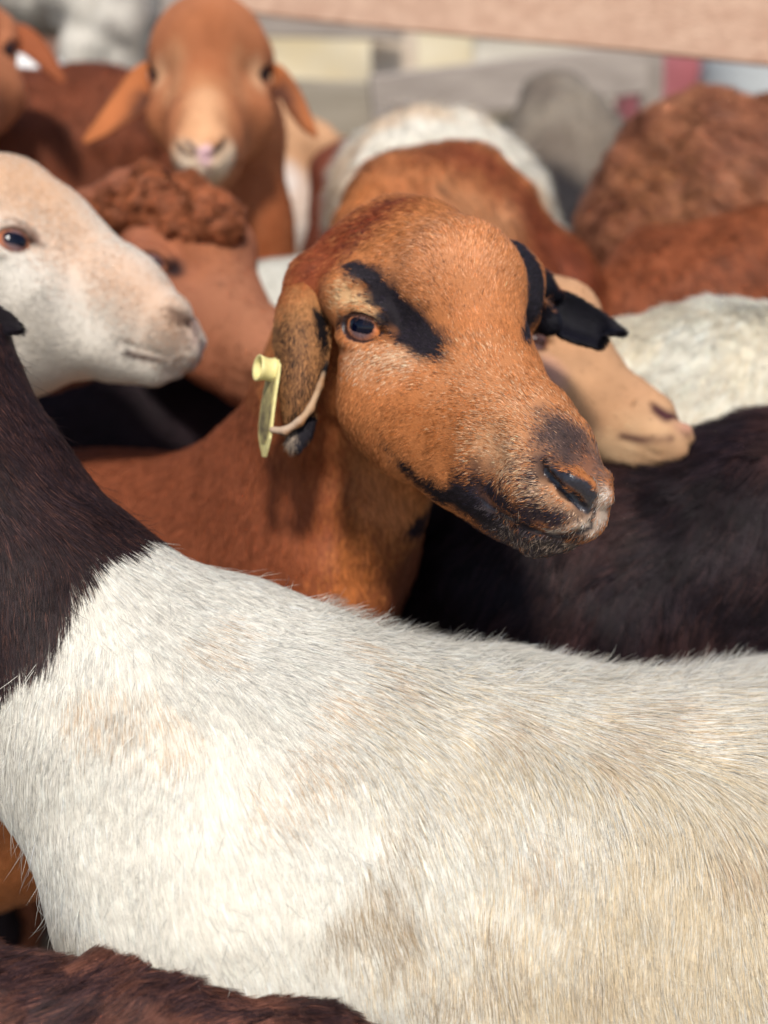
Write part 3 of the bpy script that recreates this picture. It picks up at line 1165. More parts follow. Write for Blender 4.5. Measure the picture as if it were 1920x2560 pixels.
# chin and lip whiskers
WX, WN = [], []
for i in range(70):
    px, py = g_.uniform(1240, 1480), 0
    py = np.interp(px, [1240, 1300, 1380, 1440, 1480], [1310, 1350, 1382, 1360, 1320]) - abs(g_.normal()) * 28
    st = hit(px, py)
    dr = np.array([g_.normal() * .25 + .05, -.35, -.9])
    dr /= np.linalg.norm(dr)
    Ll = g_.uniform(.003, .008)
    WX.append([st + dr * Ll * t for t in np.linspace(0, 1, 5)])
WX = np.array(WX)
strands('whiskers', hero, WX, np.where(g_.random((70, 1)) < .5, lin(190, 165, 142), lin(50, 44, 46)) * g_.uniform(.6, 1.1, (70, 1)), np.tile(np.array([0, -.8, -.6]), (70, 1)), .0001)

# ears
earp = [((732, 692, .955), (815, 705, .935)), ((702, 742, .94), (823, 752, .928)), ((689, 795, .928), (826, 800, .922)), ((685, 850, .922), (824, 868, .917)), ((690, 900, .92), (812, 930, .914)), ((697, 960, .918), (800, 975, .912)), ((704, 1012, .918), (784, 1018, .912)), ((712, 1052, .918), (752, 1052, .914)), ((722, 1068, .917), (732, 1068, .916))]
er_ = [(V(*a), V(*b)) for a, b in earp]
ec, eq = ear_surface(er_, cup=.012, thick=.0045, flip=1)
if (vnormals(ec, eq)[:600] @ np.array([0, 1, 0])).mean() > 0:
    ec, eq = ear_surface(er_, cup=.012, thick=.0045, flip=-1)
rim = polygonise(chain([(V(818, 905, .912), .0016), (V(800, 965, .908), .0022), (V(776, 1022, .906), .0026), (V(748, 1056, .905), .0028), (V(712, 1078, .906), .0027), (V(681, 1074, .909), .0022)], .003), .0009)
lobe = polygonise(chain([(V(775, 1040, .918), .0045), (V(752, 1075, .916), .0075), (V(735, 1108, .914), .0070)], .006, squash=(np.array([.3, .95, 0]), 1.8)), .0012)
eq, rq, lq = orient(ec, eq), orient(*rim), orient(*lobe)
EAR = join((ec, eq), (rim[0], rq), (lobe[0], lq))
ecoat = Coat(lin(186, 130, 82), .15, .012)
ecoat.add([(V(740, 700, .94), .024), (V(700, 740, .93), .012)], lin(165, 92, 50), .012, .005, .9)
ecoat.add([(V(730, 860, .91), .018), (V(750, 960, .91), .020), (V(740, 1040, .91), .016)], lin(44, 32, 28), .016, .007, .66, .004)
ecoat.add([(V(700, 830, .92), .006), (V(705, 900, .92), .006)], lin(52, 38, 32), .008, .006, .5, .004)
ecoat.add([(V(795, 778, .915), .0045), (V(818, 820, .912), .007), (V(822, 880, .908), .0055), (V(812, 930, .91), .003)], lin(22, 18, 20), .0025, .002, 1.)
ecoat.add([(V(806, 935, .905), .0022), (V(790, 985, .904), .0026), (V(765, 1032, .902), .0034), (V(745, 1050, .902), .002)], lin(205, 170, 135), .002, .0015, .9)
ecoat.add([(V(745, 1052, .904), .0030), (V(710, 1075, .905), .0034), (V(680, 1072, .908), .003)], lin(196, 168, 142), .001, .0005, 1.)
ecoat.add([(V(735, 1070, .905), .0013), (V(700, 1090, .905), .0018)], lin(40, 32, 34), .001, .0005, .9)
ecoat.add([(V(768, 1060, .915), .009), (V(742, 1105, .912), .0075)], lin(36, 32, 38), .002, .002, 1.)
ecoat.add([(V(722, 1095, .910), .0035), (V(718, 1112, .910), .0035)], lin(170, 150, 130), .003, .002, .8)
eo_ = add_mesh('ear', EAR[0], EAR[1], M_SKIN, hero, ecoat(EAR[0]) * .85)
RIM = [(V(818, 905, .912), .0016), (V(800, 965, .908), .0022), (V(776, 1022, .906), .0026), (V(748, 1056, .905), .0028), (V(712, 1078, .906), .0027), (V(681, 1074, .909), .0022)]
eflow = Flow((-.1, 0, -1))
fur('ear_hair', hero, EAR[0], EAR[1], int(34000 * FD), .0055, ecoat, eflow, lift=.3, rad=.00016, keys=4, clump=.002, cstr=.3, wav=(.01, .2), back=-.5, seed=5, dens=lambda P: ((P[:, 2] > V(0, 1060, .91)[2]) * 1. + .3) * (seg_dist(P, RIM) > .0012))

top = [(1336, 700), (1362, 712), (1395, 722), (1424, 734), (1457, 751), (1490, 773), (1522, 794), (1554, 820)]
bot = [(1340, 826), (1372, 824), (1403, 840), (1435, 853), (1468, 862), (1497, 868), (1506, 838), (1554, 826)]
le = [(V(*a, .985 - i * .002), V(*b, .965 - i * .001)) for i, (a, b) in enumerate(zip(top, bot))]
lc, lq2 = ear_surface(le, cup=.012, thick=.005, flip=1, nu=48)
if (vnormals(lc, lq2)[:600] @ np.array([0, 1, 0])).mean() < 0:
    lc, lq2 = ear_surface(le, cup=.012, thick=.005, flip=-1, nu=48)
inner = polygonise(chain([(V(1345, 760, .975), .006), (V(1368, 805, .955), .008)], .006) + chain([(V(1345, 715, .975), .011), (V(1375, 735, .98), .007)], .006), .0015)
lr = polygonise(chain([(V(1363, 750, .952), .0009), (V(1368, 778, .950), .0011), (V(1376, 803, .952), .0010)], .002), .0006)
LE = join((lc, orient(lc, lq2)), (inner[0], orient(*inner)), (lr[0], orient(*lr)))
lcoat = Coat(lin(26, 24, 32), .2, .01)
lcoat.add([(V(1350, 700, .975), .004), (V(1395, 716, .985), .003), (V(1440, 736, .985), .0016)], lin(170, 100, 66), .003, .002, .9)
lcoat.add([(V(1363, 750, .952), .0014), (V(1376, 803, .952), .0015)], lin(150, 100, 70), .0005, .0001, 1)
add_mesh('ear', LE[0], LE[1], M_SKIN, hero, lcoat(LE[0]))
fur('ear_hair', hero, LE[0], LE[1], int(24000 * FD), .007, lcoat, Flow((1, 0, -.6)), lift=.4, rad=.00012, keys=4, clump=.002, cstr=.3, back=-.6, seed=6)

# ear tag: a stud and a long panel
tg = thing('ear_tag', Vector(W(V(690, 1000, .915))), 'pale yellow plastic ear tag in the ear of the sharp brown sheep', 'ear tag')
M_TAG = mat('tag_plastic', tuple(lin(238, 226, 158)), .45, .4, col2=tuple(lin(214, 198, 128)), vscale=120)
M_TAGD = mat('tag_dirty_face', tuple(lin(196, 180, 118)), .6, .3, col2=tuple(lin(96, 84, 66)), vscale=90)
tc_ = V(692, 905, .921)
TD = V(672, 1143, .925) - V(692, 893, .921)
TL = np.linalg.norm(TD)
TD /= TL
TN = np.array([-.93, -.36, .0])
TN -= TN @ TD * TD
TN /= np.linalg.norm(TN)
TS = np.cross(TD, TN)


def panel(prof, n0, n1, c0):
    P, Q = [], []
    m = len(prof)
    for t, hw in prof:
        for sgn, nn in ((1, n0), (1, n1), (-1, n1), (-1, n0)):
            P.append(c0 + TD * t + TS * hw * sgn + TN * (nn + .004 * math.sin(t * 32)))
    for i in range(m - 1):
        for j in range(4):
            Q.append((i * 4 + j, i * 4 + (j + 1) % 4, (i + 1) * 4 + (j + 1) % 4, (i + 1) * 4 + j))
    Q += [(0, 1, 2, 3), ((m - 1) * 4, (m - 1) * 4 + 3, (m - 1) * 4 + 2, (m - 1) * 4 + 1)]
    return np.array(P), np.array(Q)


pf = [(0, .003), (.002, .008), (.006, .0115), (.012, .0135), (.018, .0140), (.026, .0145), (.036, .0150), (.048, .0150), (.056, .0130), (.063, .008), (TL, .0025)]
pP, pQ = panel(pf, -.0009, .0009, V(692, 893, .921))
add_mesh('panel', pP, orient(pP, pQ), M_TAG, tg, flat=True)
pf2 = [(a_ + .002 if a_ < .05 else a_ - .003, max(b_ - .0025, .0006)) for a_, b_ in pf[3:-1]]
pP2, pQ2 = panel(pf2, .0009, .0013, V(692, 893, .921))
fo = add_mesh('panel_face', pP2, orient(pP2, pQ2), M_TAGD, tg, flat=True)


def lathe(prof, c, ax, n=32):
    u = np.cross(ax, [0, 0, 1.])
    u /= np.linalg.norm(u)
    v = np.cross(ax, u)
    P, Q = [], []
    for (t, r) in prof:
        for k in range(n):
            a = 2 * math.pi * k / n
            P.append(c + ax * t + (u * math.cos(a) + v * math.sin(a)) * r)
    for i in range(len(prof) - 1):
        for k in range(n):
            Q.append((i * n + k, i * n + (k + 1) % n, (i + 1) * n + (k + 1) % n, (i + 1) * n + k))
    return np.array(P), np.array(Q)


sa = TN * .98 + np.array([0, -.1, .06])
sa /= np.linalg.norm(sa)
sc = V(692, 905, .921) + TD * .006 + TN * .001
lp, lq3 = lathe([(0, .0005), (0, .0088), (.001, .0090), (.003, .0080), (.007, .0078), (.010, .0086), (.0126, .0092), (.0130, .0088), (.0120, .0072), (.004, .0064), (.004, .0003)], sc, sa)
add_mesh('stud', lp, lq3, M_TAG, tg)
#PART4

# ================================================================== the white sheep with the dark neck, in front
front = thing('sheep', place(900, 2200, .88), 'large white sheep with a dark brown neck, standing sideways in front', 'sheep', 'sheep crowded in the pen')
fb = []
fb += chain(pxs([(610, 2150, .85, 104), (660, 2030, .87, 114), (980, 2095, .89, 118), (1400, 2190, .9, 128), (1900, 2185, .92, 130), (2500, 2150, .95, 135), (3000, 2250, .98, 130)]), .05)
fb += chain(pxs([(720, 2300, .87, 112), (1300, 2480, .9, 128), (1900, 2500, .92, 132), (2500, 2450, .95, 130)]), .05)
fb += chain(pxs([(600, 2230, .82, 82), (640, 2500, .82, 62), (700, 2800, .83, 40)]), .04)
fb += chain(pxs([(500, 2270, .84, 68), (470, 2050, .84, 72)]), .05)
fb += chain(pxs([(470, 1850, .87, 86), (235, 1680, .87, 80), (-30, 1440, .87, 73), (-150, 1180, .88, 62), (-210, 900, .9, 46), (-330, 700, .9, 46)]), .05)
fb += chain(pxs([(520, 1860, .85, 76), (600, 1710, .88, 56)]), .04)
fb += chain(pxs([(320, 1860, .84, 64), (480, 2100, .84, 70)]), .05)
fb += chain(pxs([(720, 1800, .88, 50), (830, 1850, .88, 50), (960, 1930, .89, 54)]), .05)
fb += legs([V(700, 2750, .82), V(760, 2800, .98), V(2700, 2750, .86), V(2800, 2800, 1.04)], .024)
fb += chain(pxs([(-350, 700, .88, 55), (-480, 800, .80, 42), (-600, 950, .74, 28)]), .03)
FB, FQ = sculpt(fb, .005)
FQ = orient(FB, FQ)
FN = vnormals(FB, FQ)
FB = FB + FN * ((fbm(FB, .09, 3) - .5) * .010)[:, None]
fhit = Hide(FB, FQ)
WHITE = lin(236, 229, 213)
CREAM = lin(224, 203, 168)
DKB = lin(56, 38, 38)


def F(px, py, r):
    return (fhit(px, py), r / 1000)


fcoat = Coat(WHITE, .05, .05)
fcoat.add([F(1150, 1850, 30), F(1500, 1900, 40), F(1850, 1950, 60), F(1700, 2300, 90), F(1400, 2450, 60)], CREAM, .06, .02, .75, .03)
for px, py, r in [(950, 1700, 12), (870, 1620, 7), (840, 1750, 14), (800, 1900, 14), (700, 2000, 13), (230, 1760, 14), (330, 1780, 12), (1250, 1800, 14), (1500, 1840, 18), (560, 1560, 8), (510, 1620, 11), (440, 1830, 12), (1650, 1800, 18), (1850, 2080, 16), (1350, 2120, 12)]:
    fcoat.add([F(px, py, r)], lin(210, 182, 150), .012, .008, .38, .012)
for px, py, r in [(960, 2200, 16), (920, 2290, 14), (1020, 2330, 12), (1230, 2300, 10), (860, 2330, 12), (1100, 2480, 18), (1280, 2420, 10), (1500, 2420, 14), (1000, 2050, 10)]:
    fcoat.add([F(px, py, r)], lin(176, 156, 130), .014, .010, .5, .012)
# dark neck: the border runs from the top of the shoulder down to the breast
nk = [((345, 1350), (-60, 1000)), ((262, 1430), (-120, 1130)), ((200, 1530), (-200, 1200)), ((90, 1640), (-260, 1350)), ((0, 1755), (-330, 1500))]
b0, b1 = F(348, 1352, 0)[0], F(5, 1755, 0)[0]
bn = np.array([b1[2] - b0[2], 0, -(b1[0] - b0[0])])
bn /= np.linalg.norm(bn)
if bn[0] > 0:
    bn = -bn


def neck_side(P):
    s = (P - b0) @ bn                                         # metres into the neck from the border line
    t = np.clip(((P - b0) @ np.array([bn[2], 0, -bn[0]])) / np.linalg.norm(b1 - b0), -1, 2)
    return s + .006 * np.sin(t * 9) - .010 * np.exp(-((t - .35) / .2) ** 2) * 0 + (noise(P, .02, 8) - .5) * .010


class FrontCoat:
    def __call__(s, P, g=None):
        c = fcoat(P, g)
        w_ = np.clip(neck_side(P) / .006 + .5, 0, 1)
        if g is not None:
            w_ = (g.random(len(P)) < w_).astype(float)
            nv = lin(50, 36, 37) * .8
            tint = (g.random(len(P))[:, None] < .14) * lin(92, 60, 50) * .8
            dk = np.where(tint > 0, tint, nv)
            m = fbm(P, .03, 6)[:, None]
            dk = dk * (.6 + .8 * m) * np.exp(.35 * g.normal(size=(len(P), 1)))
        else:
            dk = DKB * .5
        return c * (1 - w_[:, None]) + dk * w_[:, None]


fc = FrontCoat()
fskin = fc(FB)
add_mesh('body', FB, FQ, M_SKIN, front, fskin * .88)
ff = Flow((.4, 0, -.8))
for (px, py, dx, dy) in [(50, 1100, .3, -1), (200, 1300, .5, -1), (60, 1400, .0, -1), (150, 1550, -.1, -1), (30, 1650, -.2, -1), (320, 1420, .9, -.7), (450, 1500, 1, -.4), (700, 1560, 1, -.3), (1000, 1640, 1, -.25), (1300, 1720, 1, .05), (1500, 1700, 1, .25), (1800, 1700, 1, .3),
                         (200, 1700, -.3, -1), (300, 1850, -.1, -1), (100, 1900, .2, -1), (500, 1750, .2, -1), (700, 1750, .7, -.7), (600, 1950, .0, -1), (400, 2100, .25, -1), (250, 2250, .3, -1), (800, 2000, -.15, -1), (1000, 1800, .8, -.6), (900, 2200, .1, -1), (700, 2300, .6, -1), (500, 2350, .6, -1),
                         (1150, 1850, .5, -1), (1100, 2050, -.25, -1), (1300, 1950, .1, -1), (1300, 2150, -.35, -1), (1500, 2000, .0, -1), (1500, 2300, -.3, -1), (1700, 2000, .15, -1), (1750, 2300, -.1, -1), (1000, 2450, .4, -1), (1300, 2450, .1, -1), (1650, 2500, .1, -1), (1850, 1850, .7, -.6), (1850, 2200, .2, -1), (250, 2400, .3, -1)]:
    ff.add(fhit(px, py), (dx, 0, dy), .07)
ridge = lambda P: np.clip((P[:, 2] - (V(0, 1700, .9)[2] + 0 * P[:, 0])) / .02, 0, 1) * np.clip((P[:, 0] - V(760, 1600, .9)[0]) / .12, 0, 1)
flen = lambda P: np.where(neck_side(P) > 0, .017, .017) + .013 * np.clip((P[:, 0] + .05) / .25, 0, 1) + .008 * ridge(P)
fur('fleece', front, FB, FQ, int(680000 * FD), flen, fc, ff, lift=lambda P: .13 + .22 * ridge(P), rad=.000105, clump=.0045, cstr=.55, wav=(.05, .30), jit=.16, var=.13, cv=.06, liftn=.12, back=-.35, frame=520, seed=8, curl=.05)

fur('mane', front, FB, FQ, int(3000 * FD), .020, fcoat, ff, lift=.75, rad=.00010, clump=.010, cstr=.55, wav=(.03, .6), jit=.5, curl=.35, dens=lambda P: (ridge(P) > .05) * 1. * (np.abs(P[:, 1] - .91) < .07), back=-.9, seed=12)
fur('stray_hairs', front, FB, FQ, int(1200 * FD), .022, lambda P, g=None: fc(P, g) * .9, ff, lift=.5, rad=.00011, clump=0, wav=(.03, .8), jit=.6, curl=.4, back=-.5, seed=13)
fe_c = Coat(lin(30, 24, 28), .2, .01)
fr = [((-150, 745, .90), (-150, 830, .89)), ((-90, 742, .90), (-95, 838, .89)), ((-30, 756, .90), (-35, 836, .89)), ((20, 782, .90), (10, 834, .89)), ((46, 806, .90), (38, 832, .895)), ((56, 822, .90), (52, 828, .90))]
fc_, fq_ = ear_surface([(V(*a), V(*b)) for a, b in fr], cup=.008, thick=.005, nu=30)
add_mesh('ear', fc_, orient(fc_, fq_), M_SKIN, front, fe_c(fc_))
fur('ear_hair', front, fc_, orient(fc_, fq_), int(8000 * FD), .006, fe_c, Flow((1, 0, -.4)), lift=.3, rad=.00013, keys=4, clump=.002, cstr=.3, back=-.8, seed=9, frame=400)
#PART5

# ================================================================== the rest of the herd
def herd_sheep(label, base, body, coat, head=None, h=.007, hf=.0035, hair=12000, hlen=.012, hrad=.0003, flow=(.3, 0, -1), lift=.3, lump=.012, lscale=.07, clump=.012, iris=(120, 70, 40), ears=(), eyes='RL', seed=1, eye_k=1., var=.22, cv=.12, dark=.97, pup=(12, 12, 26), curl=.1, nose_col=None, marks=(), extra=()):
    t = thing('sheep', place(*base), label, 'sheep', 'sheep crowded in the pen')
    prims = list(body) + list(extra)
    fine = []
    if head is not None:
        Rm, s, tr = fit_head(head)
        rt = HEAD['right'][:-NLID] + about(HEAD['right'][-NLID:], EC, eye_k) + hp('cap', [(895, 735, -44, 21)], .02)
        hpz = HEAD['centre'] + rt + mirror(rt) + HEAD['cuts_r'] + mirror(HEAD['cuts_r']) + HEAD['cuts_c'] + about(HEAD['opening'], EC, eye_k) + mirror(about(HEAD['opening'], EC, eye_k))
        hw = xform(hpz, Rm, s, tr)
        prims = prims + [p for p in hw if p['op'] == '+'] + [p for p in hw if p['op'] == '-']
        hp_ = [reach(p) for p in hw if p['op'] == '+']
        lo = np.min([q[0] for q in hp_], 0) - .008
        hi = np.max([q[1] for q in hp_], 0) + .008
        fine = [(lo, hi, hf)]
    co, Q = sculpt(prims, h, fine)
    Q = orient(co, Q)
    if lump:
        N = vnormals(co, Q)
        amp = lump * np.ones(len(co))
        if head is not None:
            c0 = (lo + hi) / 2
            amp = lump * np.clip((np.linalg.norm((co - c0) / (hi - lo), axis=1) - .45) * 4, .04, 1)
        co = co + N * ((fbm(co, lscale, seed) - .5) * amp)[:, None]
    c = coat(co)
    if head is not None:
        l0 = (co - tr) @ Rm / s                               # head-local places
        for sg in (1, -1):
            nz = seg_dist(l0 * [1, sg, 1], [(p['a'], .0022) for p in HEAD['cuts_r'][:4]])
            k_ = np.clip(.5 - nz / .004, 0, 1)[:, None] * .85
            c = c * (1 - k_) + (lin(40, 30, 34) if nose_col is None else nose_col) * k_
            mz = seg_dist(l0 * [1, sg, 1], [(p['a'], .0008) for p in HEAD['cuts_r'][4:]])
            k_ = np.clip(.5 - mz / .003, 0, 1)[:, None] * .7
            c = c * (1 - k_) + lin(60, 40, 36) * k_
            ey = np.linalg.norm(l0 * [1, sg, 1] - (EC + eo * .012), axis=1)
            k_ = np.clip((.0145 * eye_k - ey) / .004, 0, 1)[:, None] * .8
            c = c * (1 - k_) + lin(70, 42, 34) * k_
    hid = Hide(co, Q)
    if marks:
        mk = Coat((0, 0, 0))
        for st, cl, soft, rough, amt in marks:
            mk.add([(hid(px, py), r_ / 1000) for px, py, r_ in st], cl, soft / 1000, rough / 1000, amt, .01)
        c0_, coat0 = c, coat
        for w_, cl in mk.weights(co):
            c = c * (1 - w_[:, None]) + cl / dark * w_[:, None]

        def coat(P, g=None):
            cc = coat0(P, g)
            for w_, cl in mk.weights(P):
                w_ = np.clip(w_ + (g.random(len(P)) - .5) * .3 * (w_ > .02), 0, 1) if g is not None else w_
                cc = cc * (1 - w_[:, None]) + cl * w_[:, None]
            return cc
    t['_'] = 0
    del t['_']
    herd_sheep.hide = hid
    add_mesh('body', co, Q, M_SKIN if h < .006 else M_SKIN, t, c * dark)
    if head is not None:
        for e_ in eyes:
            m_ = np.array([1, 1, 1.]) if e_ == 'R' else np.array([1, -1, 1.])
            eyeball('eye', t, s * Rm @ (EC * m_) + tr, Rm @ (eo * m_), Rm @ (e1 * m_), Rm @ (e2 * m_), ER * s * eye_k, iris=iris, pupil=pup)
    fl = flow if isinstance(flow, Flow) else Flow(flow)
    dn = None
    if head is not None:
        ce = [s * Rm @ ((EC + eo * .014) * m_) + tr for m_ in (np.array([1, 1, 1.]), np.array([1, -1, 1.]))]
        dn = lambda P: np.prod([(np.linalg.norm(P - c_, axis=1) > .0135 * s * eye_k) for c_ in ce], axis=0) * 1. + 1e-6
        hl = hlen
        hlen_f = lambda P: np.where(((P > lo) & (P < hi)).all(1), min(hl, .006), hl)
        cvf = (lambda P, g=None: coat(P, g))
        lf = lambda P: np.where(((P > lo) & (P < hi)).all(1), .2, lift)
    else:
        hlen_f, cvf, lf = hlen, coat, lift
    if hair:
        fur('fleece', t, co, Q, int(hair * FD), hlen_f, cvf, fl, lift=lf, rad=hrad, keys=4, clump=clump, cstr=.5, wav=(.05, .4), dens=dn, back=-.25, seed=seed, curl=curl, frame=160, var=var, cv=cv)
    for rg, cup, ec_, fl_ in ears:
        a_, b_ = zip(*rg)
        rr_ = [(V(*x), V(*y)) for x, y in rg]
        c_, q_ = ear_surface(rr_, cup=cup, thick=.004, flip=fl_, nu=24, nv=11)
        add_mesh('ear', c_, orient(c_, q_), M_SKIN, t, ec_(c_))
    return t


BR = lin(178, 104, 58)
BR2 = lin(150, 92, 66)
TANC = lin(196, 150, 112)
WH = lin(226, 216, 200)

# white head at the left, in profile
c = Coat(WH, .05, .03)
pc = lambda px, py, d, r: (V(px, py, d), r / 1000)
c.add([pc(90, 430, 1.06, 34), pc(250, 590, 1.05, 22), pc(400, 730, 1.06, 18), pc(455, 810, 1.06, 12)], lin(214, 160, 118), .04, .004, .72, .05)
c.add([pc(20, 450, 1.1, 30), pc(-100, 500, 1.1, 60)], lin(200, 156, 120), .04, .01, .6)
b = chain(pxs([(-40, 560, 1.14, 58), (-200, 760, 1.18, 66), (-420, 1050, 1.25, 85), (-650, 1350, 1.3, 120), (-1300, 1400, 1.4, 130)]), .04)
b += chain(pxs([(60, 880, 1.12, 30), (-150, 900, 1.16, 50)]), .04)
b += chain(pxs([(20, 530, 1.11, 46), (150, 640, 1.11, 40), (300, 735, 1.10, 34), (410, 800, 1.09, 24)]), .02)
b += chain(pxs([(90, 840, 1.10, 46), (250, 860, 1.10, 26)]), .03)
b += legs([V(-650, 1700, 1.25), V(-1300, 1700, 1.35)])
herd_sheep('white headed sheep in profile at the left edge, its face washed tan', (-500, 1300, 1.3), b, c,
           head=dict(eyeR=(112, 642, 1.040), nose=(475, 800, 1.09), chin=(380, 955, 1.11), poll=(-80, 420, 1.13), mouthR=(322, 884, 1.075)),
           h=.006, hf=.0028, var=.09, cv=.03, hair=130000, hlen=.006, hrad=.00028, clump=.0025, flow=(-.8, .1, .2), lump=.003, iris=(150, 88, 48), eye_k=1.35, seed=21, eyes='R', marks=[
               ([(430, 775, 4), (440, 793, 6), (474, 803, 5.5), (488, 800, 3)], lin(36, 28, 38), 2.5, .5, 1.),
               ([(492, 815, 3), (490, 850, 2)], lin(190, 150, 150), 4, .5, .6),
               ([(-20, 440, 34), (110, 480, 30), (180, 560, 16)], lin(212, 168, 132), 26, 5, .7), ([(180, 620, 12), (300, 700, 15), (400, 770, 14), (440, 830, 12)], lin(214, 172, 140), 20, 5, .65),
               ([(322, 882, 2.4), (350, 893, 2.4), (400, 899, 1.8), (460, 897, 1.6)], lin(80, 56, 50), 2, .3, 1.),
               ([(80, 600, 4), (118, 618, 1.5)], lin(84, 50, 42), 3, .5, .9), ([(10, 575, 3), (50, 568, 3.5), (92, 590, 3)], lin(120, 82, 66), 3.5, .5, .8)])

# curly brown head behind it
c = Coat(BR2, .25, .03)
c.add([pc(560, 640, 1.22, 40), pc(660, 850, 1.2, 35)], lin(172, 116, 84), .04, .01, .75)
c.add([pc(460, 540, 1.26, 24), pc(520, 600, 1.24, 20)], lin(170, 100, 60), .02, .01, .7)
b = chain(pxs([(330, 560, 1.34, 40), (250, 640, 1.38, 60), (200, 900, 1.42, 75), (0, 1300, 1.5, 120), (-500, 1350, 1.6, 130)]), .04)
b += chain(pxs([(270, 530, 1.33, 20), (340, 510, 1.32, 22), (420, 500, 1.31, 24)]), .03)
b += legs([V(0, 1700, 1.5), V(-500, 1700, 1.55)])
t_ = herd_sheep('brown sheep with a curly topknot, face half hidden behind the white head', (0, 1300, 1.5), b, c,
                head=dict(eyeR=(436, 680, 1.255), nose=(755, 930, 1.20), poll=(410, 480, 1.35), chin=(690, 1010, 1.24)), h=.007, hf=.0035, hair=70000, hlen=.008, hrad=.0003, flow=(-.6, .1, -.2), lump=.010, lscale=.03, seed=22, eyes='RL', eye_k=1.3, marks=[([(436, 672, 10)], lin(30, 22, 26), 5, 1, .95)])
# its topknot: many small curls
cur = []
g2 = np.random.default_rng(4)
for i in range(44):
    px = g2.uniform(235, 560)
    py = 448 + abs(px - 370) * .35 + g2.uniform(0, 72)
    c0 = herd_sheep.hide(px, py, 9.)
    if c0[1] > 5:
        continue
    c0 = c0 * 1.003
    ax1 = g2.normal(size=3)
    ax1 /= np.linalg.norm(ax1)
    ax2 = np.cross(ax1, g2.normal(size=3))
    ax2 /= np.linalg.norm(ax2)
    pts = []
    rr = g2.uniform(.009, .016)
    for k in range(7):
        a = k / 6 * 5.2
        pts.append((c0 + (ax1 * math.cos(a) + ax2 * math.sin(a)) * rr * (1 - k * .05) + np.array([0, 0, -.001 * k]), .0075 * (1 - .06 * k)))
    cur += chain(pts, .007)
cc_, cq_ = polygonise(cur, .0028)
kc = Coat(lin(164, 96, 62), .3, .012)
add_mesh('topknot', cc_, orient(cc_, cq_), M_SKIN, t_, kc(cc_))
fur('topknot_hair', t_, cc_, orient(cc_, cq_), int(40000 * FD), .011, kc, Flow((-.4, 0, -1)), lift=.6, rad=.0003, keys=5, clump=.010, cstr=.6, curl=.9, seed=23)

# facing us
c = Coat(lin(176, 110, 72), .25, .04)
c.add([pc(510, 330, 1.36, 16), pc(515, 230, 1.40, 8)], lin(214, 160, 112), .03, .005, .8)
c.add([pc(470, 430, 1.37, 18), pc(560, 430, 1.37, 18), pc(515, 465, 1.37, 14)], lin(226, 198, 160), .02, .004, .95)
c.add([pc(395, 200, 1.42, 16), pc(410, 150, 1.43, 12)], lin(222, 170, 124), .02, .004, .7)
c.add([pc(650, 200, 1.42, 16), pc(635, 150, 1.43, 12)], lin(222, 170, 124), .02, .004, .7)
c.add([pc(506, 375, 1.33, 7), pc(506, 392, 1.33, 6)], lin(222, 178, 176), .005, .001, 1.)
c.add([pc(640, 520, 1.6, 50), pc(620, 700, 1.6, 60)], lin(146, 76, 40), .03, .01, .8)
ecf = Coat(lin(178, 106, 62), .15, .03)
ecf.add([pc(370, 245, 1.495, 24), pc(338, 278, 1.485, 15), pc(300, 308, 1.478, 7)], lin(70, 42, 34), .012, .004, .9)
ecf.add([pc(688, 222, 1.50, 24), pc(724, 262, 1.488, 15), pc(755, 302, 1.478, 7)], lin(70, 42, 34), .012, .004, .9)
b = chain(pxs([(545, 110, 1.53, 50), (585, 330, 1.6, 52), (600, 560, 1.62, 56), (600, 800, 1.66, 80), (560, 1000, 1.75, 130), (500, 1050, 2.2, 140)]), .04)
b += legs([V(480, 1250, 1.75), V(680, 1250, 1.75), V(400, 1200, 2.2), V(600, 1200, 2.2)])
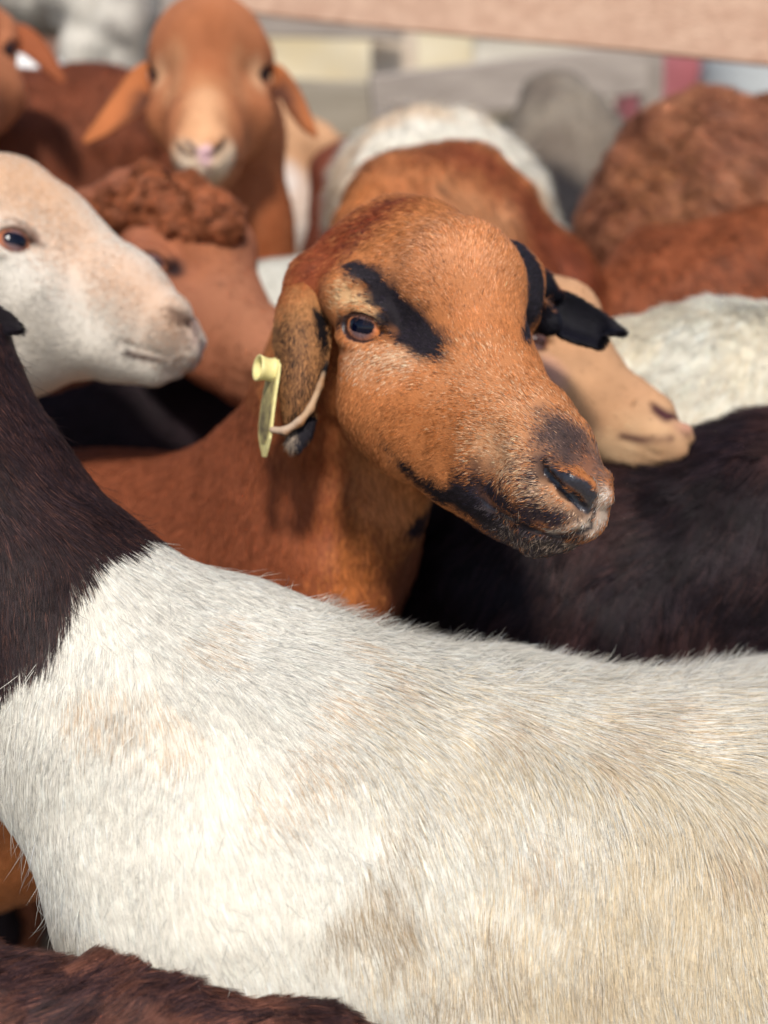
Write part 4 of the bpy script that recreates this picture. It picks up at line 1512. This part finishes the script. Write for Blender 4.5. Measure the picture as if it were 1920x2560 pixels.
herd_sheep('orange brown sheep looking straight at the camera, pale muzzle, ears drooping', (560, 1000, 1.9), b, c,
           head=dict(eyeR=(365, 172, 1.47), eyeL=(675, 176, 1.47), nose=(508, 375, 1.36), poll=(525, 12, 1.53), chin=(510, 475, 1.40)), h=.008, hf=.004, hair=70000, hlen=.009, hrad=.0003, flow=(0, 0, -1), lump=.004, seed=24, pup=(10, 10, 16), iris=(40, 26, 22),
           nose_col=lin(90, 62, 58), extra=[ell(V(522, 130, 1.49), (.066, .05, .062), k=.02), ell(V(515, 410, 1.42), (.036, .03, .032), k=.02)],
           marks=[([(470, 355, 2), (490, 378, 3)], lin(74, 56, 54), 4, .5, .9), ([(558, 350, 2), (535, 378, 3)], lin(74, 56, 54), 4, .5, .9), ([(512, 382, 7), (512, 398, 6)], lin(226, 184, 186), 4, .5, 1.),
                  ([(512, 420, 2), (512, 440, 2)], lin(170, 130, 110), 5, .5, .7),
                  ([(402, 172, 12), (400, 200, 10)], lin(222, 176, 134), 10, 1, .7), ([(642, 176, 12), (644, 204, 10)], lin(222, 176, 134), 10, 1, .7), ([(515, 240, 9), (512, 320, 17)], lin(222, 172, 130), 18, 2, .8), ([(462, 405, 15), (515, 442, 17), (572, 405, 15)], lin(230, 206, 176), 12, 1, .9), ([(470, 355, 2.5), (490, 378, 3)], lin(70, 52, 50), 4, .5, .9), ([(558, 350, 2.5), (535, 378, 3)], lin(70, 52, 50), 4, .5, .9), ([(512, 382, 7), (512, 398, 6)], lin(226, 184, 186), 4, .5, 1.), ([(378, 172, 11)], lin(26, 20, 26), 4, .5, .95), ([(664, 176, 11)], lin(26, 20, 26), 4, .5, .95), ([(525, 40, 12), (520, 170, 9)], lin(146, 82, 46), 20, 6, .6)],
           ears=[([((372, 150, 1.53), (388, 250, 1.50)), ((330, 175, 1.52), (372, 262, 1.48)), ((285, 235, 1.51), (325, 300, 1.47)), ((240, 300, 1.50), (268, 335, 1.47)), ((205, 350, 1.50), (212, 360, 1.49))], -.012, ecf, 1),
                 ([((672, 150, 1.53), (672, 240, 1.50)), ((712, 172, 1.52), (705, 250, 1.48)), ((750, 225, 1.51), (735, 290, 1.47)), ((778, 290, 1.50), (765, 325, 1.47)), ((796, 340, 1.50), (792, 345, 1.49))], .012, ecf, 1)])

# far left edge, half out of the frame
c = Coat(lin(182, 116, 80), .2, .05)
c.add([pc(-60, 330, 1.4, 60)], lin(214, 168, 128), .04, .01, .7)
b = chain(pxs([(-110, 60, 1.6, 50), (-180, 400, 1.68, 56), (-260, 800, 1.75, 100), (-500, 1000, 2.1, 130)]), .04)
b += legs([V(-300, 1250, 1.75), V(-600, 1250, 2.0)])
ecl = Coat(lin(150, 84, 52), .15, .03)
herd_sheep('brown sheep cut off by the left edge at the top, one ear showing', (-260, 800, 1.9), b, c,
           head=dict(eyeL=(12, 108, 1.52), eyeR=(-265, 100, 1.50), nose=(-95, 330, 1.42), poll=(-120, -70, 1.60), chin=(-95, 420, 1.46)), h=.008, hf=.004, hair=14000, hlen=.008, hrad=.0003, lump=.004, seed=25, pup=(10, 10, 16), iris=(40, 26, 22),
           ears=[([((15, 60, 1.60), (25, 130, 1.58)), ((60, 62, 1.60), (60, 135, 1.57)), ((105, 95, 1.60), (95, 160, 1.57)), ((140, 145, 1.60), (128, 190, 1.57)), ((166, 200, 1.60), (158, 212, 1.59))], .012, ecl, 1)])

# dark red-brown back behind the one facing us
c = Coat(lin(120, 66, 44), .4, .06)
b = chain(pxs([(420, 420, 1.95, 90), (250, 420, 1.85, 125), (-60, 430, 1.8, 125), (-400, 420, 1.8, 130)]), .05) + chain(pxs([(420, 420, 1.95, 90), (560, 300, 2.1, 60), (600, 180, 2.15, 40)]), .05)
b += chain(pxs([(300, 640, 1.85, 110), (-300, 640, 1.8, 120)]), .05) + legs([V(300, 850, 1.85), V(-300, 850, 1.8)])
herd_sheep('dark red brown back beside the left edge, behind the sheep facing the camera', (100, 500, 1.85), b, c, hair=40000, hlen=.016, hrad=.0004, h=.01, lump=.025, seed=26, var=.35)

# pale grey sheep at the back left
c = Coat(lin(206, 198, 184), .1, .05, base2=lin(150, 140, 130))
b = chain(pxs([(240, -60, 2.45, 105), (300, 60, 2.42, 70), (210, 130, 2.42, 45), (220, 330, 2.42, 34)]), .03) + chain(pxs([(240, -60, 2.45, 105), (-150, -60, 2.6, 120)]), .05)
b += chain(pxs([(320, 40, 2.4, 45), (315, 300, 2.42, 30)]), .03) + legs([V(220, 330, 2.42), V(315, 300, 2.42), V(-200, 150, 2.6)], .018)
herd_sheep('pale grey woolly sheep far back at the top left, beside the brown post', (240, 200, 2.45), b, c, hair=9000, hlen=.02, hrad=.0006, h=.01, lump=.03, seed=27)

# a white back far left, showing under the ear of the cut off head
c = Coat(lin(240, 236, 228), .04, .06)
b = chain(pxs([(-250, 300, 2.15, 100), (60, 310, 2.15, 105), (200, 330, 2.2, 85)]), .04) + legs([V(-200, 500, 2.15), V(180, 500, 2.15)])
herd_sheep('bright white sheep far back, showing under the ear of the cut off head', (0, 350, 2.15), b, c, hair=6000, hlen=.012, hrad=.0005, h=.01, lump=.012, seed=40)

# tan face and white throat, behind the ear of the one facing us
c = Coat(TANC, .12, .04)
c.add([pc(720, 560, 1.95, 62), pc(700, 480, 1.93, 35)], lin(214, 210, 204), .02, .005, 1.)
b = chain(pxs([(600, 280, 2.0, 50), (660, 420, 1.99, 56), (715, 560, 1.97, 62), (700, 800, 2.05, 90), (640, 900, 2.3, 130)]), .04) + legs([V(700, 1000, 2.05), V(600, 1000, 2.3)])
herd_sheep('tan faced sheep with a white throat, right of the sheep facing the camera', (700, 800, 2.1), b, c,
           head=dict(eyeR=(655, 268, 1.93), nose=(862, 335, 1.95), poll=(560, 170, 2.0), chin=(800, 425, 1.97)), h=.009, hf=.005, hair=9000, hlen=.008, hrad=.0004, lump=.006, seed=28)

# dark brown one just right of it
c = Coat(lin(104, 54, 38), .3, .05)
b = chain(pxs([(825, 430, 1.84, 26), (825, 640, 1.86, 34), (840, 900, 1.95, 90), (900, 950, 2.3, 110)]), .03) + chain(pxs([(825, 430, 1.84, 26), (870, 400, 1.86, 30)]), .02) + legs([V(840, 1050, 1.95), V(900, 1050, 2.3)])
herd_sheep('dark brown sheep, a narrow strip of it left of the white woolly rump', (840, 900, 2.1), b, c, hair=6000, hlen=.01, hrad=.0004, h=.009, lump=.01, seed=29)

# white back, low, between the curly one and the sheep in focus
c = Coat(lin(206, 204, 192), .08, .06)
b = chain(pxs([(400, 930, 1.60, 110), (760, 905, 1.55, 110), (1000, 900, 1.55, 100)]), .05) + legs([V(450, 1200, 1.6), V(1000, 1200, 1.55)])
herd_sheep('sliver of a white back between the curly topknot and the ear tagged sheep', (700, 900, 1.57), b, c, hair=9000, hlen=.014, hrad=.0004, h=.009, lump=.01, seed=30)

# white woolly rump
c = Coat(lin(234, 226, 208), .06, .04, base2=lin(222, 196, 166))
b = chain(pxs([(1070, 520, 1.72, 126), (1110, 560, 1.74, 126), (1260, 780, 1.9, 120)]), .04) + legs([V(1000, 850, 1.72), V(1200, 850, 1.75), V(1400, 950, 1.9)])
herd_sheep('white woolly sheep seen from behind its rump, above the orange brown neck', (1100, 700, 1.75), b, c, hair=22000, hlen=.020, hrad=.0004, h=.009, lump=.024, lscale=.05, seed=31, lift=.6, curl=.35)

# brown head turned away + neck
c = Coat(lin(178, 112, 70), .2, .05)
c.add([pc(1090, 345, 1.36, 22), pc(1200, 370, 1.36, 20), pc(1290, 440, 1.36, 22), pc(1370, 600, 1.38, 40), pc(1500, 740, 1.4, 90), pc(1700, 800, 1.4, 130), pc(2500, 800, 1.5, 180)], lin(126, 64, 38), .025, .008, .97)
c.add([pc(1130, 500, 1.28, 26), pc(1230, 540, 1.28, 30), pc(1200, 470, 1.28, 16)], lin(214, 160, 116), .03, .008, .85)
b = chain(pxs([(1090, 540, 1.40, 66), (1010, 520, 1.40, 60)]), .04) + chain(pxs([(1150, 470, 1.42, 48), (1210, 590, 1.42, 56), (1350, 730, 1.44, 54), (1420, 900, 1.5, 80), (1300, 1100, 1.65, 110), (1100, 1100, 1.85, 120)]), .04)
b += chain(pxs([(960, 620, 1.36, 55), (900, 800, 1.30, 40), (870, 900, 1.27, 28)]), .04)
b += legs([V(1420, 1200, 1.5), V(1100, 1250, 1.85)])
herd_sheep('orange brown sheep with rounded head bowed and turned away, above the ear tagged one', (1300, 1000, 1.7), b, c, marks=[
               ([(1060, 350, 10), (1150, 375, 14), (1230, 410, 12)], lin(120, 58, 36), 14, 4, .85), ([(1120, 470, 7), (1180, 490, 5)], lin(210, 150, 104), 16, 4, .6),
               ([(1150, 550, 14), (1250, 560, 16)], lin(204, 148, 106), 20, 4, .7), ([(900, 480, 20)], lin(190, 116, 62), 20, 3, .6), ([(1330, 520, 14), (1370, 600, 16), (1450, 680, 20)], lin(124, 62, 40), 18, 4, .8)], hair=90000, hlen=.016, clump=.016, hrad=.0003, h=.007, lump=.022, seed=32, var=.35)

# red-brown body at the right, below the tousled one
c = Coat(lin(146, 82, 52), .35, .04)
b = chain(pxs([(1560, 840, 1.47, 64), (1680, 780, 1.48, 78), (1880, 760, 1.5, 92), (2300, 740, 1.52, 105), (2700, 760, 1.55, 110)]), .05) + legs([V(1750, 1050, 1.48), V(2600, 1050, 1.52)])
herd_sheep('plain red brown back at the right edge, between tousled fleece and white shaggy sheep', (2000, 900, 1.5), b, c, hair=70000, hlen=.014, clump=.014, hrad=.0003, h=.007, lump=.02, seed=41, var=.35, flow=(.5, 0, -1))

# grey-beige back among the planks
c = Coat(lin(150, 138, 122), .15, .08, base2=lin(120, 108, 96))
b = chain(pxs([(1390, 270, 2.2, 62), (1420, 430, 2.15, 110), (1400, 700, 2.1, 140)]), .05) + legs([V(1350, 900, 2.1), V(1500, 900, 2.15)])
herd_sheep('dull grey beige sheep before the fence, between white rump and brown fleece', (1410, 700, 2.15), b, c, hair=12000, hlen=.014, hrad=.0005, h=.01, lump=.02, seed=33)

# big brown woolly flank right
c = Coat(lin(186, 124, 90), .25, .03, base2=lin(146, 92, 68))
c.add([pc(1600, 420, 1.5, 40), pc(1650, 560, 1.48, 30)], lin(186, 124, 78), .04, .01, .6)
b = chain(pxs([(1640, 600, 1.62, 92), (1740, 500, 1.62, 108), (2100, 490, 1.66, 112), (2600, 520, 1.75, 120)]), .05) + chain(pxs([(1700, 700, 1.62, 110), (2600, 700, 1.75, 120)]), .05)
b += legs([V(1700, 950, 1.62), V(2600, 950, 1.75)])
herd_sheep('big brown sheep with tousled lumpy fleece at the upper right edge', (1900, 600, 1.65), b, c, hair=60000, hlen=.022, hrad=.0004, h=.008, lump=.035, lscale=.05, seed=34, lift=.55, clump=.022, curl=.3, flow=(.6, 0, -.5))

# white fleece right
c = Coat(lin(248, 240, 220), .04, .05, base2=lin(240, 224, 194))
b = chain(pxs([(1560, 1000, 1.24, 72), (1800, 1010, 1.24, 80), (2300, 1010, 1.26, 88), (2800, 1020, 1.28, 92)]), .05) + chain(pxs([(1700, 1150, 1.24, 70), (2600, 1200, 1.26, 90)]), .05)
b += legs([V(1800, 1400, 1.24), V(2700, 1400, 1.26)], .022)
herd_sheep('white shaggy sheep at the right edge, behind the tan head', (2000, 1000, 1.26), b, c, hair=110000, hlen=.024, hrad=.00028, h=.007, var=.10, cv=.05, lump=.006, lscale=.05, seed=35, lift=.25, clump=.009, flow=(-.35, 0, -1), curl=.12)

# tan young head in profile right
c = Coat(lin(190, 144, 106), .3, .03)
c.add([pc(1550, 850, 1.03, 16), pc(1640, 960, 1.04, 14)], lin(206, 156, 120), .02, .006, .8)
c.add([pc(1560, 1120, 1.08, 16), pc(1640, 1080, 1.08, 12), pc(1500, 1150, 1.08, 16)], lin(214, 180, 140), .02, .006, .8)
c.add([pc(1715, 1030, 1.09, 7), pc(1715, 1075, 1.09, 5)], lin(170, 112, 100), .008, .003, .8)
c.add([pc(1370, 930, 1.04, 14)], lin(200, 150, 128), .012, .004, .6)
b = chain(pxs([(1350, 820, 1.14, 40), (1200, 1000, 1.18, 50), (1000, 1250, 1.22, 60), (800, 1400, 1.35, 100), (500, 1400, 1.5, 110)]), .04) + legs([V(900, 1650, 1.3), V(500, 1650, 1.5)])
herd_sheep('light tan young face in profile, behind the black ear of the tagged sheep', (900, 1300, 1.3), b, c,
           head=dict(eyeR=(1295, 880, 1.045), nose=(1727, 1050, 1.09), poll=(1345, 640, 1.12), chin=(1620, 1148, 1.10), mouthR=(1560, 1093, 1.07), jawR=(1350, 1120, 1.06)), h=.006, hf=.0028, hair=40000, hlen=.006, hrad=.00024, flow=(-.8, .1, .2), lump=.004, var=.32, seed=36, eyes='R', pup=(60, 36, 30), iris=(130, 80, 60), nose_col=lin(86, 52, 50), marks=[
               ([(1638, 1020, 4), (1665, 1040, 6), (1692, 1046, 4)], lin(70, 36, 40), 3, .5, 1.), ([(1700, 1035, 6), (1716, 1065, 6)], lin(176, 122, 112), 6, 1, .7),
               ([(1556, 1090, 2.5), (1600, 1100, 3), (1680, 1096, 2)], lin(96, 64, 56), 2.5, .3, 1.), ([(1370, 925, 9), (1390, 950, 6)], lin(196, 146, 128), 8, 1, .7)])

# black back right
c = Coat(lin(38, 28, 32), .35, .06, base2=lin(68, 46, 44))
b = chain(pxs([(1130, 1480, 1.17, 66), (1350, 1470, 1.15, 106), (1700, 1460, 1.15, 106), (2000, 1390, 1.13, 110), (2500, 1350, 1.13, 124)]), .05) + chain(pxs([(1200, 1800, 1.16, 90), (2400, 1800, 1.14, 130)]), .05)
b += chain(pxs([(2300, 1350, 1.13, 118), (2480, 1050, 1.1, 85), (2550, 800, 1.1, 60)]), .05) + legs([V(1200, 2100, 1.16), V(2400, 2100, 1.14)], .022)
herd_sheep('black brown back between the dark muzzle and the white back in front', (1700, 1600, 1.15), b, c, hair=110000, hlen=.028, hrad=.00027, h=.007, lump=.016, seed=37, lift=.5, var=.45, cv=.25, flow=(-.6, 0, -1), clump=.018, curl=.15)

# black strip left
c = Coat(lin(40, 30, 34), .35, .06)
b = chain(pxs([(-100, 1140, 1.42, 90), (350, 1120, 1.42, 86), (620, 1100, 1.45, 82)]), .05) + legs([V(-100, 1400, 1.42), V(600, 1400, 1.45)])
herd_sheep('black sheep, a strip of back showing below the white chin', (300, 1200, 1.43), b, c, hair=22000, hlen=.014, hrad=.00034, h=.008, lump=.01, seed=38, flow=(1, 0, -.3))

# dark fleece, bottom left, nearest the camera
c = Coat(lin(118, 76, 62), .3, .02, base2=lin(66, 46, 46))
b = chain(pxs([(-700, 2620, .73, 55), (-100, 2660, .73, 52), (300, 2705, .73, 51), (700, 2805, .735, 52), (1300, 3080, .74, 56)]), .03) + chain(pxs([(-600, 3050, .71, 75), (1200, 3350, .72, 75)]), .04)
b += legs([V(-400, 3800, .63), V(1000, 3900, .65)], .018)
herd_sheep('dark brown curly fleeced sheep across the bottom left corner, nearest the camera', (200, 3000, .66), b, c, hair=110000, hlen=.024, hrad=.00026, h=.005, lump=.012, lscale=.03, dark=.35, seed=39, lift=.38, var=.4, cv=.2, flow=(.9, 0, .35), clump=.008, curl=.12)
